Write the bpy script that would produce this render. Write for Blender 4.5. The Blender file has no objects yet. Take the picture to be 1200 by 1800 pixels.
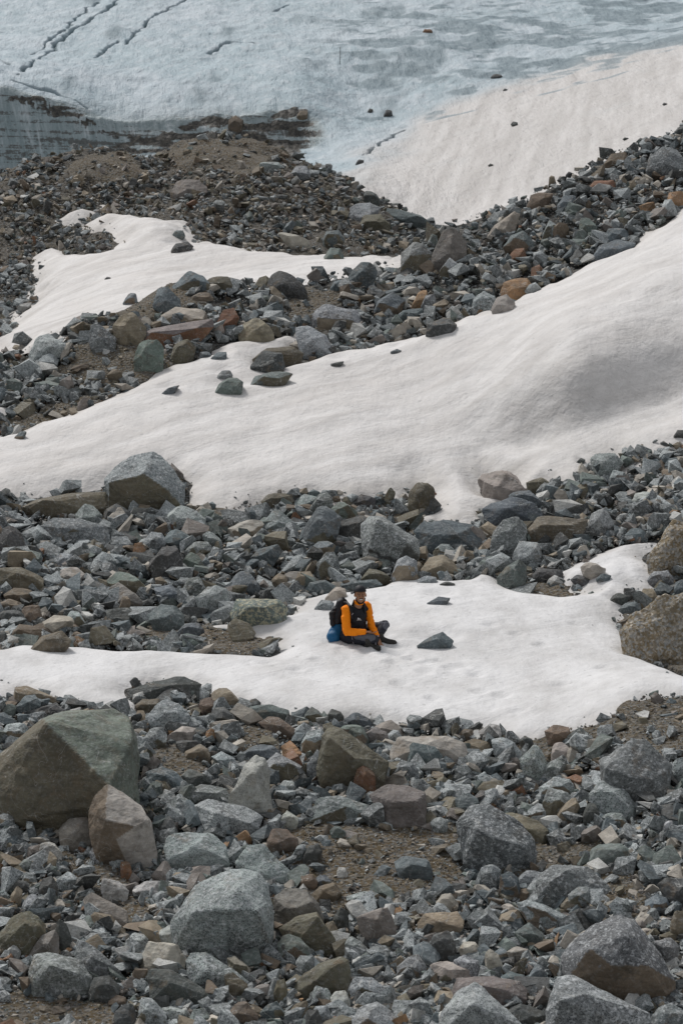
import bpy, bmesh, math, random
import numpy as np
from mathutils import Vector, Matrix

S = bpy.context.scene
COL = S.collection
PITCH = math.radians(10.0); CP, SP = math.cos(PITCH), math.sin(PITCH)
CZ = 8.0; FPX = 4250.0

# ---------------------------------------------------------------- camera
cam = bpy.data.cameras.new("camera"); camo = bpy.data.objects.new("camera", cam); COL.objects.link(camo)
camo.location = (0, 0, CZ); camo.rotation_euler = (math.radians(90) - PITCH, 0, 0)
cam.sensor_fit = 'VERTICAL'; cam.sensor_height = 36; cam.sensor_width = 24; cam.lens = 85
cam.clip_start = 0.5; cam.clip_end = 3000
cam.dof.use_dof = True; cam.dof.focus_distance = 34.5; cam.dof.aperture_fstop = 6.3
S.camera = camo
# ---------------------------------------------------------------- world, sun, exposure
SUN_EL, SUN_ROT = math.radians(50), math.radians(-35)   # soft overcast light from high behind the ridge, left
w = bpy.data.worlds.new("World"); S.world = w; w.use_nodes = True
nt = w.node_tree; bg = nt.nodes['Background']
sky = nt.nodes.new('ShaderNodeTexSky'); sky.sky_type = 'NISHITA'; sky.sun_disc = False
sky.sun_elevation = SUN_EL; sky.sun_rotation = SUN_ROT
sky.air_density = 1.0; sky.dust_density = 5.0; sky.ozone_density = 1.0; sky.altitude = 3500
hsv = nt.nodes.new('ShaderNodeHueSaturation'); hsv.inputs['Saturation'].default_value = 0.12   # cloud cover greys the sky
tc = nt.nodes.new('ShaderNodeTexCoord'); sx = nt.nodes.new('ShaderNodeSeparateXYZ'); nt.links.new(tc.outputs['Generated'], sx.inputs[0])
mr = nt.nodes.new('ShaderNodeMapRange'); nt.links.new(sx.outputs['Z'], mr.inputs[0])            # overcast sky: brightest overhead
for _i, _v in enumerate((-.05, .9, .16, 1.95)): mr.inputs[_i + 1].default_value = _v
vm = nt.nodes.new('ShaderNodeVectorMath'); vm.operation = 'SCALE'
nt.links.new(sky.outputs[0], hsv.inputs['Color']); nt.links.new(hsv.outputs[0], vm.inputs[0]); nt.links.new(mr.outputs[0], vm.inputs['Scale'])
nt.links.new(vm.outputs[0], bg.inputs[0]); bg.inputs[1].default_value = 0.088
sl = bpy.data.lights.new("sun", 'SUN'); sl.energy = 1.5; sl.angle = math.radians(13); sl.color = (1, .965, .925)
so = bpy.data.objects.new("sun", sl); COL.objects.link(so)
sd_ = Vector((math.sin(SUN_ROT) * math.cos(SUN_EL), math.cos(SUN_ROT) * math.cos(SUN_EL), math.sin(SUN_EL)))
so.rotation_euler = sd_.to_track_quat('Z', 'Y').to_euler(); so.location = (-20, 10, 60)
S.view_settings.view_transform = 'Standard'; S.view_settings.look = 'None'
S.view_settings.exposure = 0.64; S.view_settings.gamma = 1.0

rng = np.random.default_rng(7); random.seed(7)

# ---------------------------------------------------------------- projection helpers
def unproj(px, py, Y):
    dx = (np.asarray(px, float) - 600) / FPX; dy = (900 - np.asarray(py, float)) / FPX
    s = Y / (CP + dy * SP)
    return dx * s, Y + 0 * s, CZ + s * (-SP + dy * CP)
def proj(x, y, z):
    zz = z - CZ; dep = y * CP - zz * SP; vy = y * SP + zz * CP
    return 600 + FPX * x / dep, 900 - FPX * vy / dep

# ---------------------------------------------------------------- numpy noise
def _h(ix, iy, iz, seed):
    h = (ix * 374761393 + iy * 668265263 + iz * 2147483647 + seed * 1274126177) & 0xffffffff
    h = ((h ^ (h >> 13)) * 1274126177) & 0xffffffff
    h = ((h ^ (h >> 16)) * 2246822519) & 0xffffffff
    return ((h ^ (h >> 15)) & 0xffff) / 32767.5 - 1.0
def vnoise(x, y, z=None, seed=0):
    x = np.asarray(x, float); y = np.asarray(y, float)
    z3 = z is not None
    ix = np.floor(x).astype(np.int64); iy = np.floor(y).astype(np.int64)
    fx = x - ix; fy = y - iy; fx = fx * fx * fx * (fx * (fx * 6 - 15) + 10); fy = fy * fy * fy * (fy * (fy * 6 - 15) + 10)
    def lay(iz):
        a = _h(ix, iy, iz, seed); b = _h(ix + 1, iy, iz, seed); c = _h(ix, iy + 1, iz, seed); d = _h(ix + 1, iy + 1, iz, seed)
        return (a + (b - a) * fx) * (1 - fy) + (c + (d - c) * fx) * fy
    if not z3: return lay(0)
    z = np.asarray(z, float); iz = np.floor(z).astype(np.int64); fz = z - iz; fz = fz * fz * (3 - 2 * fz)
    return lay(iz) * (1 - fz) + lay(iz + 1) * fz
def fbm(x, y, z=None, oct=4, seed=0, gain=.5):
    r = 0; a = 1; f = 1
    for o in range(oct):
        r = r + a * vnoise(x * f, y * f, None if z is None else z * f, seed + o * 17); a *= gain; f *= 2.03
    return r

def P(s): return [tuple(float(v) for v in q.split(',')) for q in s.split()]
ROCKS = []   # the traced rocks: colour code | outline | front points x,y,depth | own label
def R(txt):
    for ln in txt.strip().split('\n'):
        if ln.strip(): ROCKS.append([q.strip() for q in ln.split('|')])
# code | outline | front points x,y,depth | own label
R("""
E|-40,1400 0,1333 82,1262 120,1254 205,1249 232,1262 244,1292 257,1345 256,1410 150,1442 20,1425|88,1268,.10 150,1335,.26 202,1382,.38 240,1300,.02 214,1418,.40 100,1432,.34 10,1400,.18 252,1400,.1|huge green and brown boulder with a streaked sloping top, left of the lower snow
p|152,1425 163,1398 190,1378 215,1390 250,1415 265,1445 280,1500 250,1523 195,1508 165,1465|205,1475,.30 262,1440,.10 238,1452,.28 185,1440,.25|two tone cream and ochre boulder leaning on the huge green boulder
G|297,1620 320,1590 345,1560 380,1543 405,1528 432,1524 458,1532 472,1555 481,1590 483,1625 470,1664 400,1662 330,1642 303,1630|400,1600,.38 345,1600,.28 452,1600,.34 420,1560,.2|large rounded speckled grey granite boulder in the foreground left of centre
G|181,845 195,829 230,804 268,790 285,798 300,828 320,855 302,882 270,900 240,907 205,897 190,872|250,836,.24 190,850,.18 290,862,.22 225,880,.24|big squarish boulder with an ochre face standing against the edge of the snowfield
g|805,1450 830,1422 860,1414 878,1438 920,1453 940,1480 947,1502 930,1527 890,1530 840,1512 812,1485|865,1475,.26 920,1490,.22 840,1460,.2|dark speckled granite boulder with a drooping right side, right of the gravel patch
g|990,1685 1005,1660 1050,1630 1095,1607 1120,1613 1147,1650 1175,1700 1192,1727 1160,1742 1110,1750 1075,1742 1045,1712|1088,1632,.06 1040,1668,.14 1105,1645,.20 1140,1700,.30 1080,1700,.30|great dark pointed boulder at the lower right with a sunken brown face
g|1053,1337 1080,1318 1112,1298 1132,1300 1160,1328 1180,1345 1175,1372 1150,1410 1120,1424 1085,1392 1057,1372|1066,1350,.08 1110,1365,.24 1150,1370,.18|big rough textured grey boulder below the dirt mound at right
G|632,967 633,922 648,906 672,907 705,933 738,950 728,972 712,988 690,1000 650,990|664,914,.05 714,955,.26 700,985,.26 645,965,.2|biggest granite block of the middle rock band, with a dark right side
m|232,606 240,590 264,577 330,568 371,560 374,575 345,592 300,602 268,598 242,612|262,585,.10 340,578,.10 300,590,.14|long reddish flat slab lying on the ridge left of centre
d|466,506 475,483 490,475 510,482 535,502 541,516 512,523 480,521|495,500,.28|smooth dark dome shaped rock standing out against the upper snow
m|750,478 762,440 778,402 800,400 821,425 818,452 792,462 765,482|775,445,.18 805,440,.22 800,455,.2|tall brownish grey crag in the middle of the ridge
n|715,896 718,866 733,848 752,846 765,860 762,884 748,901 730,906|740,865,.25 745,890,.2|rounded boulder sitting in its melt hollow at the foot of the snowfield
p|838,846 846,831 880,827 910,834 924,860 920,872 882,880 850,868|870,850,.2 900,860,.2|pale cracked boulder ringed by snow above the middle band
e|408,1077 417,1052 450,1048 490,1053 508,1070 505,1087 480,1097 430,1093|440,1068,.25 485,1070,.22|boulder with a crust of pale lichen left of the seated hiker
n|558,1352 566,1298 580,1280 600,1284 620,1310 652,1332 682,1342 678,1366 640,1386 610,1382 580,1372|585,1340,.18 622,1335,.24 640,1362,.22 578,1300,.05|pointed greenish pinnacle rising below the lower snow edge
L|400,1412 425,1386 430,1347 450,1331 468,1338 475,1385 482,1425 470,1438 430,1430 405,1418|445,1370,.22 455,1410,.24|ragged whitish rock standing upright among grey stones
e|873,1017 890,996 920,979 929,985 925,1010 915,1037 880,1031|905,1000,.12 900,1022,.2|greenish slab leaning out over the snow, right of the middle band
m|142,1579 160,1569 195,1587 225,1602 231,1636 222,1641 185,1623 158,1601|185,1600,.06|flat pinkish brown slab with rounded ends in the lower left
n|490,1634 520,1615 558,1607 580,1640 612,1680 590,1690 560,1670 510,1662|560,1612,.02 575,1650,.12 535,1645,.16|olive slab with a ribbed face in the bottom centre
g|1135,302 1140,277 1165,258 1190,264 1206,285 1192,302 1160,309|1160,285,.2|large grey boulder on the right hand skyline ridge
n|1088,1105 1105,1075 1138,1050 1165,1055 1216,1040 1216,1205 1168,1180 1130,1150 1098,1130|1120,1110,.05 1180,1150,.2 1150,1085,-.05 1200,1170,.2|massive mud covered mound of boulder clay at the right picture edge
n|1133,982 1150,960 1180,917 1216,925 1216,1015 1170,1010 1140,1002|1170,965,.22|olive clay coated boulder rising at the right picture edge
G|955,1778 975,1715 1010,1717 1040,1743 1100,1765 1142,1782 1138,1818 955,1822|1028,1748,.05 1040,1790,.16 990,1760,.15|pale cracked slab broad and flat at the bottom right
s|688,1511 705,1503 755,1507 761,1530 755,1548 720,1542 700,1530|720,1520,.15 750,1525,.15|blue slate block lying on the open gravel patch
G|455,289 462,283 490,285 496,291 485,298 460,297||flat pale grey slab near the top of the far mound
G|612,386 614,361 650,355 669,365 655,380 630,392||square pale grey boulder on the right flank of the far mound
p|845,427 868,397 903,370 915,375 900,400 870,415 850,432|885,392,.08|long pale slab standing upright on the ridge
o|878,516 885,497 925,485 943,505 930,517 905,528|905,505,.2 925,500,.2|block half orange and half grey at the right snow edge
G|1035,806 1050,793 1085,795 1096,810 1080,832 1065,842 1045,826|1060,812,.2|rounded grey boulder where the right rocks meet the snowfield
d|-10,960 5,930 25,925 45,945 46,970 30,982 8,976|20,950,.25|dark hollowed block at the left picture edge below the snowfield
m|478,1577 500,1562 540,1562 560,1590 570,1617 540,1630 500,1636 480,1622|510,1585,.15 545,1590,.2|brown ribbed boulder tucked behind the large speckled boulder
n|-12,1003 25,993 60,1008 79,1020 70,1033 20,1034 -12,1032|30,1010,.15|broad olive brown rock at the left picture edge
d|228,1213 262,1200 310,1190 325,1190 357,1203 355,1218 300,1226 245,1233|300,1205,.08|stack of dark slabs jutting into the lower snow
G|48,627 60,596 85,585 115,608 100,627 85,638 60,638|88,612,.2|pale granite boulder at the left end of the ridge
s|748,1061 770,1049 792,1051 786,1059 760,1065||small slate fin poking out of the snow behind the hiker
s|733,1137 755,1122 780,1111 798,1129 790,1138 760,1142|770,1125,.12|dark slate stone lying alone on the lower snow right of the hiker
p|571,1051 590,1032 605,1031 613,1046 595,1054||pale pointed stone just behind the hiker's backpack
b|400,228 402,210 414,202 428,212 427,226 412,230||brown boulder perched on the brink of the ice cliff
r|742,57 746,51 756,51 760,55 752,59||small rust brown stone alone high on the glacier
d|862,136 868,129 880,130 883,135 872,139||dark flat stone at the edge of the bare ice streak
d|897,219 901,213 909,215 910,220 904,222||roundish dark stone alone in the middle of the far snow bowl
s|743,700 770,700 780,706 750,707||hidden
""".replace("s|743,700 770,700 780,706 750,707||hidden\n", ""))
R("""
m|99,1450 128,1434 152,1437 172,1470 160,1483 118,1495 106,1482|135,1460,.15
G|256,1263 290,1229 312,1238 335,1262 328,1281 290,1287 262,1276|295,1255,.2
n|236,1241 250,1229 280,1227 285,1241 262,1259 245,1252|
t|367,1216 378,1209 400,1211 429,1244 425,1249 380,1241|
b|346,1249 352,1230 370,1226 383,1240 378,1255 356,1257|
G|246,1306 262,1282 285,1279 297,1297 285,1311 258,1319 247,1313|265,1295,.15
b|240,1278 252,1266 262,1272 262,1287 250,1291|
t|14,1223 22,1208 45,1206 75,1218 98,1229 70,1239 30,1233|
s|26,1246 40,1225 62,1219 71,1240 58,1259 35,1256|50,1235,.2
d|60,1253 75,1240 98,1234 116,1250 112,1263 80,1264|
G|0,1294 12,1270 35,1268 50,1283 30,1303 4,1302|
p|290,1299 320,1277 345,1280 342,1301 310,1306|
d|335,1284 345,1279 368,1284 371,1298 350,1301 338,1296|
t|326,1321 352,1308 368,1317 373,1331 360,1339 340,1329|
G|372,1331 390,1321 415,1335 419,1351 395,1353|
s|257,1359 285,1348 310,1357 323,1372 318,1393 285,1386 262,1373|290,1365,.15
t|264,1373 285,1368 299,1375 303,1391 285,1398 270,1389|
d|317,1363 335,1353 360,1361 379,1378 372,1387 345,1379|
G|297,1406 315,1394 335,1410 354,1435 340,1444 310,1441 299,1426|315,1420,.2
g|322,1399 345,1377 362,1382 364,1391 399,1387 403,1405 365,1411 335,1411|
G|342,1416 370,1407 430,1418 466,1437 455,1471 440,1479 400,1463 365,1441|380,1430,.1 440,1448,.14
G|287,1492 296,1472 330,1462 370,1465 398,1490 404,1521 385,1531 330,1523 300,1513|340,1490,.12 370,1500,.14
t|21,1413 40,1404 65,1409 69,1427 40,1431|
G|71,1446 85,1438 104,1450 100,1467 78,1463|
G|-3,1378 15,1379 21,1400 5,1413 -10,1401|
p|-6,1405 8,1400 21,1420 14,1431 -6,1426|
G|25,1439 40,1427 65,1428 74,1440 60,1449 30,1449|
g|-10,1436 8,1426 25,1437 29,1463 0,1466|
G|157,1501 165,1482 180,1477 199,1492 195,1521 170,1513|
L|67,1491 82,1478 98,1484 111,1500 105,1516 80,1509|
t|-4,1478 6,1472 15,1480 14,1494 0,1497|
G|99,1546 108,1532 130,1533 144,1548 140,1563 120,1569 104,1561|
L|175,1561 182,1543 205,1545 226,1568 215,1581 185,1581|200,1560,.2
L|232,1562 255,1550 285,1549 281,1570 272,1581 245,1573|
r|209,1516 228,1513 234,1540 225,1549 213,1541|
n|-3,1641 20,1606 50,1604 83,1622 75,1651 52,1686 30,1676 0,1656|50,1640,.2 40,1625,.1
m|53,1679 75,1645 98,1633 107,1650 105,1679|
d|95,1631 105,1612 118,1625 129,1655 120,1676 105,1673|
g|49,1716 58,1680 90,1676 140,1690 159,1720 155,1751 130,1756 80,1741 48,1736|90,1700,.2 135,1715,.2
g|128,1676 135,1652 165,1665 200,1700 213,1712 170,1726 145,1696|160,1690,.12
d|155,1746 165,1720 195,1715 211,1735 205,1756 175,1761|
L|79,1743 110,1727 130,1726 138,1748 110,1753|
L|10,1673 25,1658 39,1670 32,1686 18,1689|
G|219,1656 235,1638 263,1645 258,1669 230,1674|
p|240,1716 245,1680 265,1650 310,1660 323,1690 315,1706 280,1701 255,1723|265,1690,.15 300,1675,.15
L|278,1633 308,1621 325,1640 339,1658 320,1666 285,1651|
G|322,1691 330,1676 358,1673 385,1700 441,1730 425,1741 350,1736 325,1716|360,1710,.1
d|258,1721 268,1706 300,1708 345,1730 374,1755 365,1771 340,1774 300,1753 262,1739|300,1728,.12
t|315,1669 345,1655 385,1652 401,1656 398,1669 360,1673|
d|198,1791 205,1768 235,1764 241,1785 232,1811 205,1813|
G|240,1791 248,1756 265,1755 293,1782 285,1806 250,1808|
G|283,1773 300,1768 325,1775 333,1792 300,1802|
g|330,1795 340,1775 360,1772 376,1795 350,1806|
b|190,1760 205,1749 225,1752 224,1766 205,1770|
G|-5,1743 8,1740 21,1750 5,1764 -8,1759|
G|37,1591 50,1573 70,1575 75,1595 60,1606 40,1603|
d|66,1566 75,1545 92,1542 103,1560 98,1579 72,1581|
t|18,1575 32,1555 42,1565 38,1596 24,1590|
G|-4,1570 8,1563 18,1575 16,1592 -4,1592|
g|30,1525 42,1509 56,1509 59,1528 44,1534|
g|37,1545 45,1533 62,1536 66,1552 50,1558|
G|413,1521 435,1488 465,1487 495,1514 514,1535 521,1558 485,1573 470,1552 455,1531 420,1521|470,1540,.15
e|485,1656 497,1640 525,1645 546,1670 540,1691 510,1686 490,1671|515,1662,.2
n|507,1751 530,1715 560,1695 600,1680 616,1690 618,1720 600,1736 560,1746 520,1763|585,1700,.08 560,1722,.15
m|624,1611 650,1600 678,1590 691,1610 703,1655 690,1661 660,1656 640,1641|665,1620,.12
g|597,1651 612,1643 635,1655 649,1670 640,1681 605,1676|
G|609,1576 640,1566 666,1570 660,1583 625,1589|
b|543,1576 560,1558 585,1551 604,1562 590,1576 560,1589|
b|521,1556 530,1537 550,1535 559,1550 545,1566|
s|551,1556 556,1540 572,1537 583,1550 572,1561|
L|590,1541 594,1525 606,1525 612,1538 600,1546|
d|584,1611 598,1595 612,1600 615,1630 605,1641 588,1636|
t|572,1623 588,1619 597,1640 590,1651 575,1649|
G|607,1746 625,1718 645,1712 673,1732 676,1746 650,1756 620,1753|640,1735,.15
G|547,1751 555,1732 575,1738 584,1755 575,1769 552,1763|
L|580,1756 590,1740 607,1742 616,1760 605,1773 583,1771|
G|615,1791 630,1770 660,1761 685,1775 701,1800 660,1817 620,1812|655,1785,.2
s|452,1783 470,1768 485,1758 501,1775 495,1796 470,1801|
b|398,1786 412,1762 430,1759 453,1785 440,1807 405,1807|
p|399,1686 412,1682 441,1705 438,1719 420,1719 402,1706|
p|401,1661 425,1656 447,1668 440,1681 415,1676|
n|394,1716 410,1711 439,1735 430,1753 400,1756|
m|436,1746 455,1730 472,1731 479,1745 465,1761 445,1759|
n|480,1746 487,1724 500,1720 507,1745 500,1766 484,1763|
b|504,1786 520,1765 540,1760 546,1785 530,1797|
g|543,1795 555,1770 575,1768 584,1790 566,1803|
p|751,1691 775,1685 810,1695 833,1710 815,1729 785,1727 765,1716|790,1705,.15
t|734,1626 745,1610 800,1597 816,1620 800,1641 760,1643|770,1622,.12
d|751,1671 765,1640 790,1634 801,1665 790,1689 760,1686|
p|766,1586 775,1572 792,1570 806,1588 795,1601 775,1598|
g|697,1701 715,1685 735,1677 751,1700 745,1716 715,1723|
G|715,1766 740,1752 760,1765 763,1786 735,1792|
G|773,1782 800,1745 832,1730 850,1738 890,1775 917,1808 850,1827 780,1822|830,1765,.2
G|834,1549 845,1525 862,1517 881,1530 877,1556 870,1571 845,1561|
s|875,1576 880,1540 895,1530 912,1544 916,1570 900,1581|
g|907,1546 925,1530 955,1534 959,1550 940,1563 915,1559|
g|937,1556 942,1540 965,1525 1000,1519 1030,1521 1048,1545 1082,1578 1050,1584 1020,1571 990,1581 965,1591 940,1576|990,1532,.03 992,1565,.2 960,1550,.2
b|911,1583 915,1563 930,1561 939,1573 934,1583|
g|999,1573 1020,1555 1035,1561 1046,1590 1025,1599|
t|984,1590 995,1577 1015,1575 1031,1592 1010,1603|
G|904,1586 925,1581 960,1592 1000,1610 1036,1635 1025,1649 985,1636 940,1623 915,1601|960,1603,.06
g|1147,1656 1180,1648 1196,1665 1190,1701 1170,1701|
e|1031,1491 1050,1482 1090,1483 1109,1495 1095,1511 1065,1521 1048,1529 1035,1516|1070,1500,.14
e|1119,1493 1135,1486 1163,1505 1160,1526 1140,1526|
d|1156,1556 1175,1541 1212,1543 1212,1591 1180,1593|
s|1129,1581 1155,1572 1179,1585 1175,1601 1150,1613 1135,1601|
n|1175,1625 1185,1602 1212,1600 1212,1650 1185,1648|
n|1158,1645 1180,1636 1205,1645 1195,1656 1165,1655|
p|881,1593 895,1585 909,1600 905,1616 885,1613|
p|805,1666 815,1655 840,1655 846,1672 835,1689 812,1681|
p|849,1681 860,1667 880,1680 886,1700 870,1716 855,1706|865,1690,.2
p|889,1673 910,1661 930,1670 942,1688 925,1697 900,1691|
s|867,1676 880,1664 895,1675 900,1688 885,1692|
G|797,1691 815,1678 840,1690 844,1712 820,1719 797,1711|
m|797,1741 805,1718 870,1716 915,1725 931,1740 925,1759 890,1771 840,1756|850,1733,.1 890,1740,.1
e|904,1641 930,1622 950,1632 959,1650 935,1663 915,1661|
b|999,1716 1010,1700 1035,1702 1056,1722 1045,1743 1020,1736|
s|925,1721 940,1692 955,1700 966,1725 950,1736|
s|879,1716 895,1707 918,1714 926,1729 885,1723|
d|887,1776 915,1764 960,1777 956,1807 900,1803|
g|1138,1795 1155,1770 1180,1764 1207,1780 1207,1812 1150,1812|
G|1054,1745 1068,1731 1085,1745 1078,1756 1060,1756|
b|957,1286 972,1275 1000,1278 1005,1298 985,1308 962,1304|
d|994,1293 1020,1279 1035,1290 1030,1299 1005,1304|
G|912,1333 940,1310 955,1317 963,1345 950,1377 930,1366|935,1335,.2
g|949,1366 960,1342 990,1327 998,1335 988,1359 975,1376|
G|1174,1346 1190,1330 1216,1330 1216,1386 1180,1373|
G|1035,1396 1065,1364 1080,1368 1105,1395 1132,1440 1110,1453 1085,1431 1045,1406|1068,1395,.12 1100,1420,.2
G|953,1416 965,1385 1000,1394 1011,1410 1010,1436 975,1438|975,1400,.15
r|989,1369 1010,1360 1030,1368 1034,1382 1015,1389|
G|947,1386 975,1367 1000,1372 1019,1388 1010,1398 960,1399|
n|874,1433 905,1425 950,1440 973,1465 965,1491 945,1501 920,1471|930,1455,.15
d|834,1341 850,1328 885,1333 894,1348 870,1353 845,1349|
G|861,1296 885,1294 905,1305 918,1325 900,1346 875,1331|885,1315,.15
L|837,1286 855,1272 875,1275 881,1292 860,1303 842,1299|
t|807,1303 830,1297 858,1305 863,1315 835,1328 815,1319|
b|804,1292 815,1281 830,1283 832,1296 816,1301|
d|911,1301 922,1292 938,1300 939,1316 920,1321|
p|967,1330 972,1308 990,1305 1006,1325 1000,1338 980,1336|
G|927,1426 945,1412 965,1420 971,1438 955,1446 935,1439|
t|867,1398 878,1388 900,1388 904,1400 888,1404|
s|799,1406 825,1393 844,1408 838,1426 815,1433 798,1426|
d|830,1398 842,1387 860,1392 875,1410 868,1424 845,1418|
d|1024,1441 1030,1410 1045,1412 1059,1440 1050,1451|
g|1057,1436 1070,1427 1095,1430 1106,1450 1085,1457|
L|1160,1468 1168,1446 1182,1440 1180,1458 1168,1470|
e|431,1259 437,1243 465,1236 508,1250 511,1262 480,1263|470,1250,.12
b|455,1271 475,1256 490,1258 520,1280 526,1302 510,1301 480,1279|495,1278,.1
d|433,1246 440,1229 452,1227 461,1234 450,1247|
o|493,1313 510,1298 522,1308 540,1335 539,1351 515,1339 500,1326|
e|597,1281 615,1267 640,1275 651,1305 635,1321 610,1306|
s|604,1266 625,1252 650,1265 656,1275 620,1276|
d|571,1263 582,1246 600,1251 605,1262 588,1269|
e|529,1263 548,1243 560,1250 571,1262 550,1268|
m|656,1276 690,1266 708,1280 713,1295 695,1299 675,1289|
m|639,1291 660,1278 680,1287 689,1305 670,1313 650,1309|
G|527,1311 540,1285 565,1281 573,1300 555,1326 535,1323|
g|539,1346 560,1314 568,1340 576,1370 550,1367|
p|687,1321 700,1296 740,1295 790,1294 800,1300 816,1310 823,1325 805,1346 780,1341 740,1346 700,1341|740,1312,.1 790,1320,.1
s|711,1321 722,1306 760,1314 779,1320 770,1351 740,1353 713,1341|735,1328,.12
r|619,1386 628,1352 645,1341 659,1360 663,1390 640,1402|642,1370,.2
G|655,1351 670,1342 686,1350 681,1376 660,1371|
m|647,1396 680,1378 720,1382 750,1395 756,1430 735,1453 700,1451 680,1421|695,1412,.14 735,1410,.14
g|542,1431 560,1405 600,1402 650,1418 676,1435 679,1451 640,1449 600,1444 570,1436|610,1420,.1
G|459,1331 485,1322 520,1345 543,1355 538,1376 515,1376 490,1361|
s|464,1359 475,1345 490,1350 493,1372 475,1383|
s|416,1326 440,1309 480,1311 501,1325 495,1339 450,1336|
G|487,1386 500,1371 515,1372 524,1385 510,1395|
b|469,1481 480,1458 505,1457 524,1475 515,1497 490,1498|
L|486,1446 505,1426 525,1440 520,1456 495,1458|
e|579,1461 592,1450 608,1462 600,1473 585,1471|
G|509,1512 522,1487 536,1480 540,1494 525,1515|
d|530,1512 542,1487 560,1483 568,1497 556,1516 540,1518|
G|755,1446 770,1434 788,1444 786,1461 765,1464|
g|689,1355 705,1335 728,1340 736,1360 718,1376 698,1372|
""")
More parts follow.
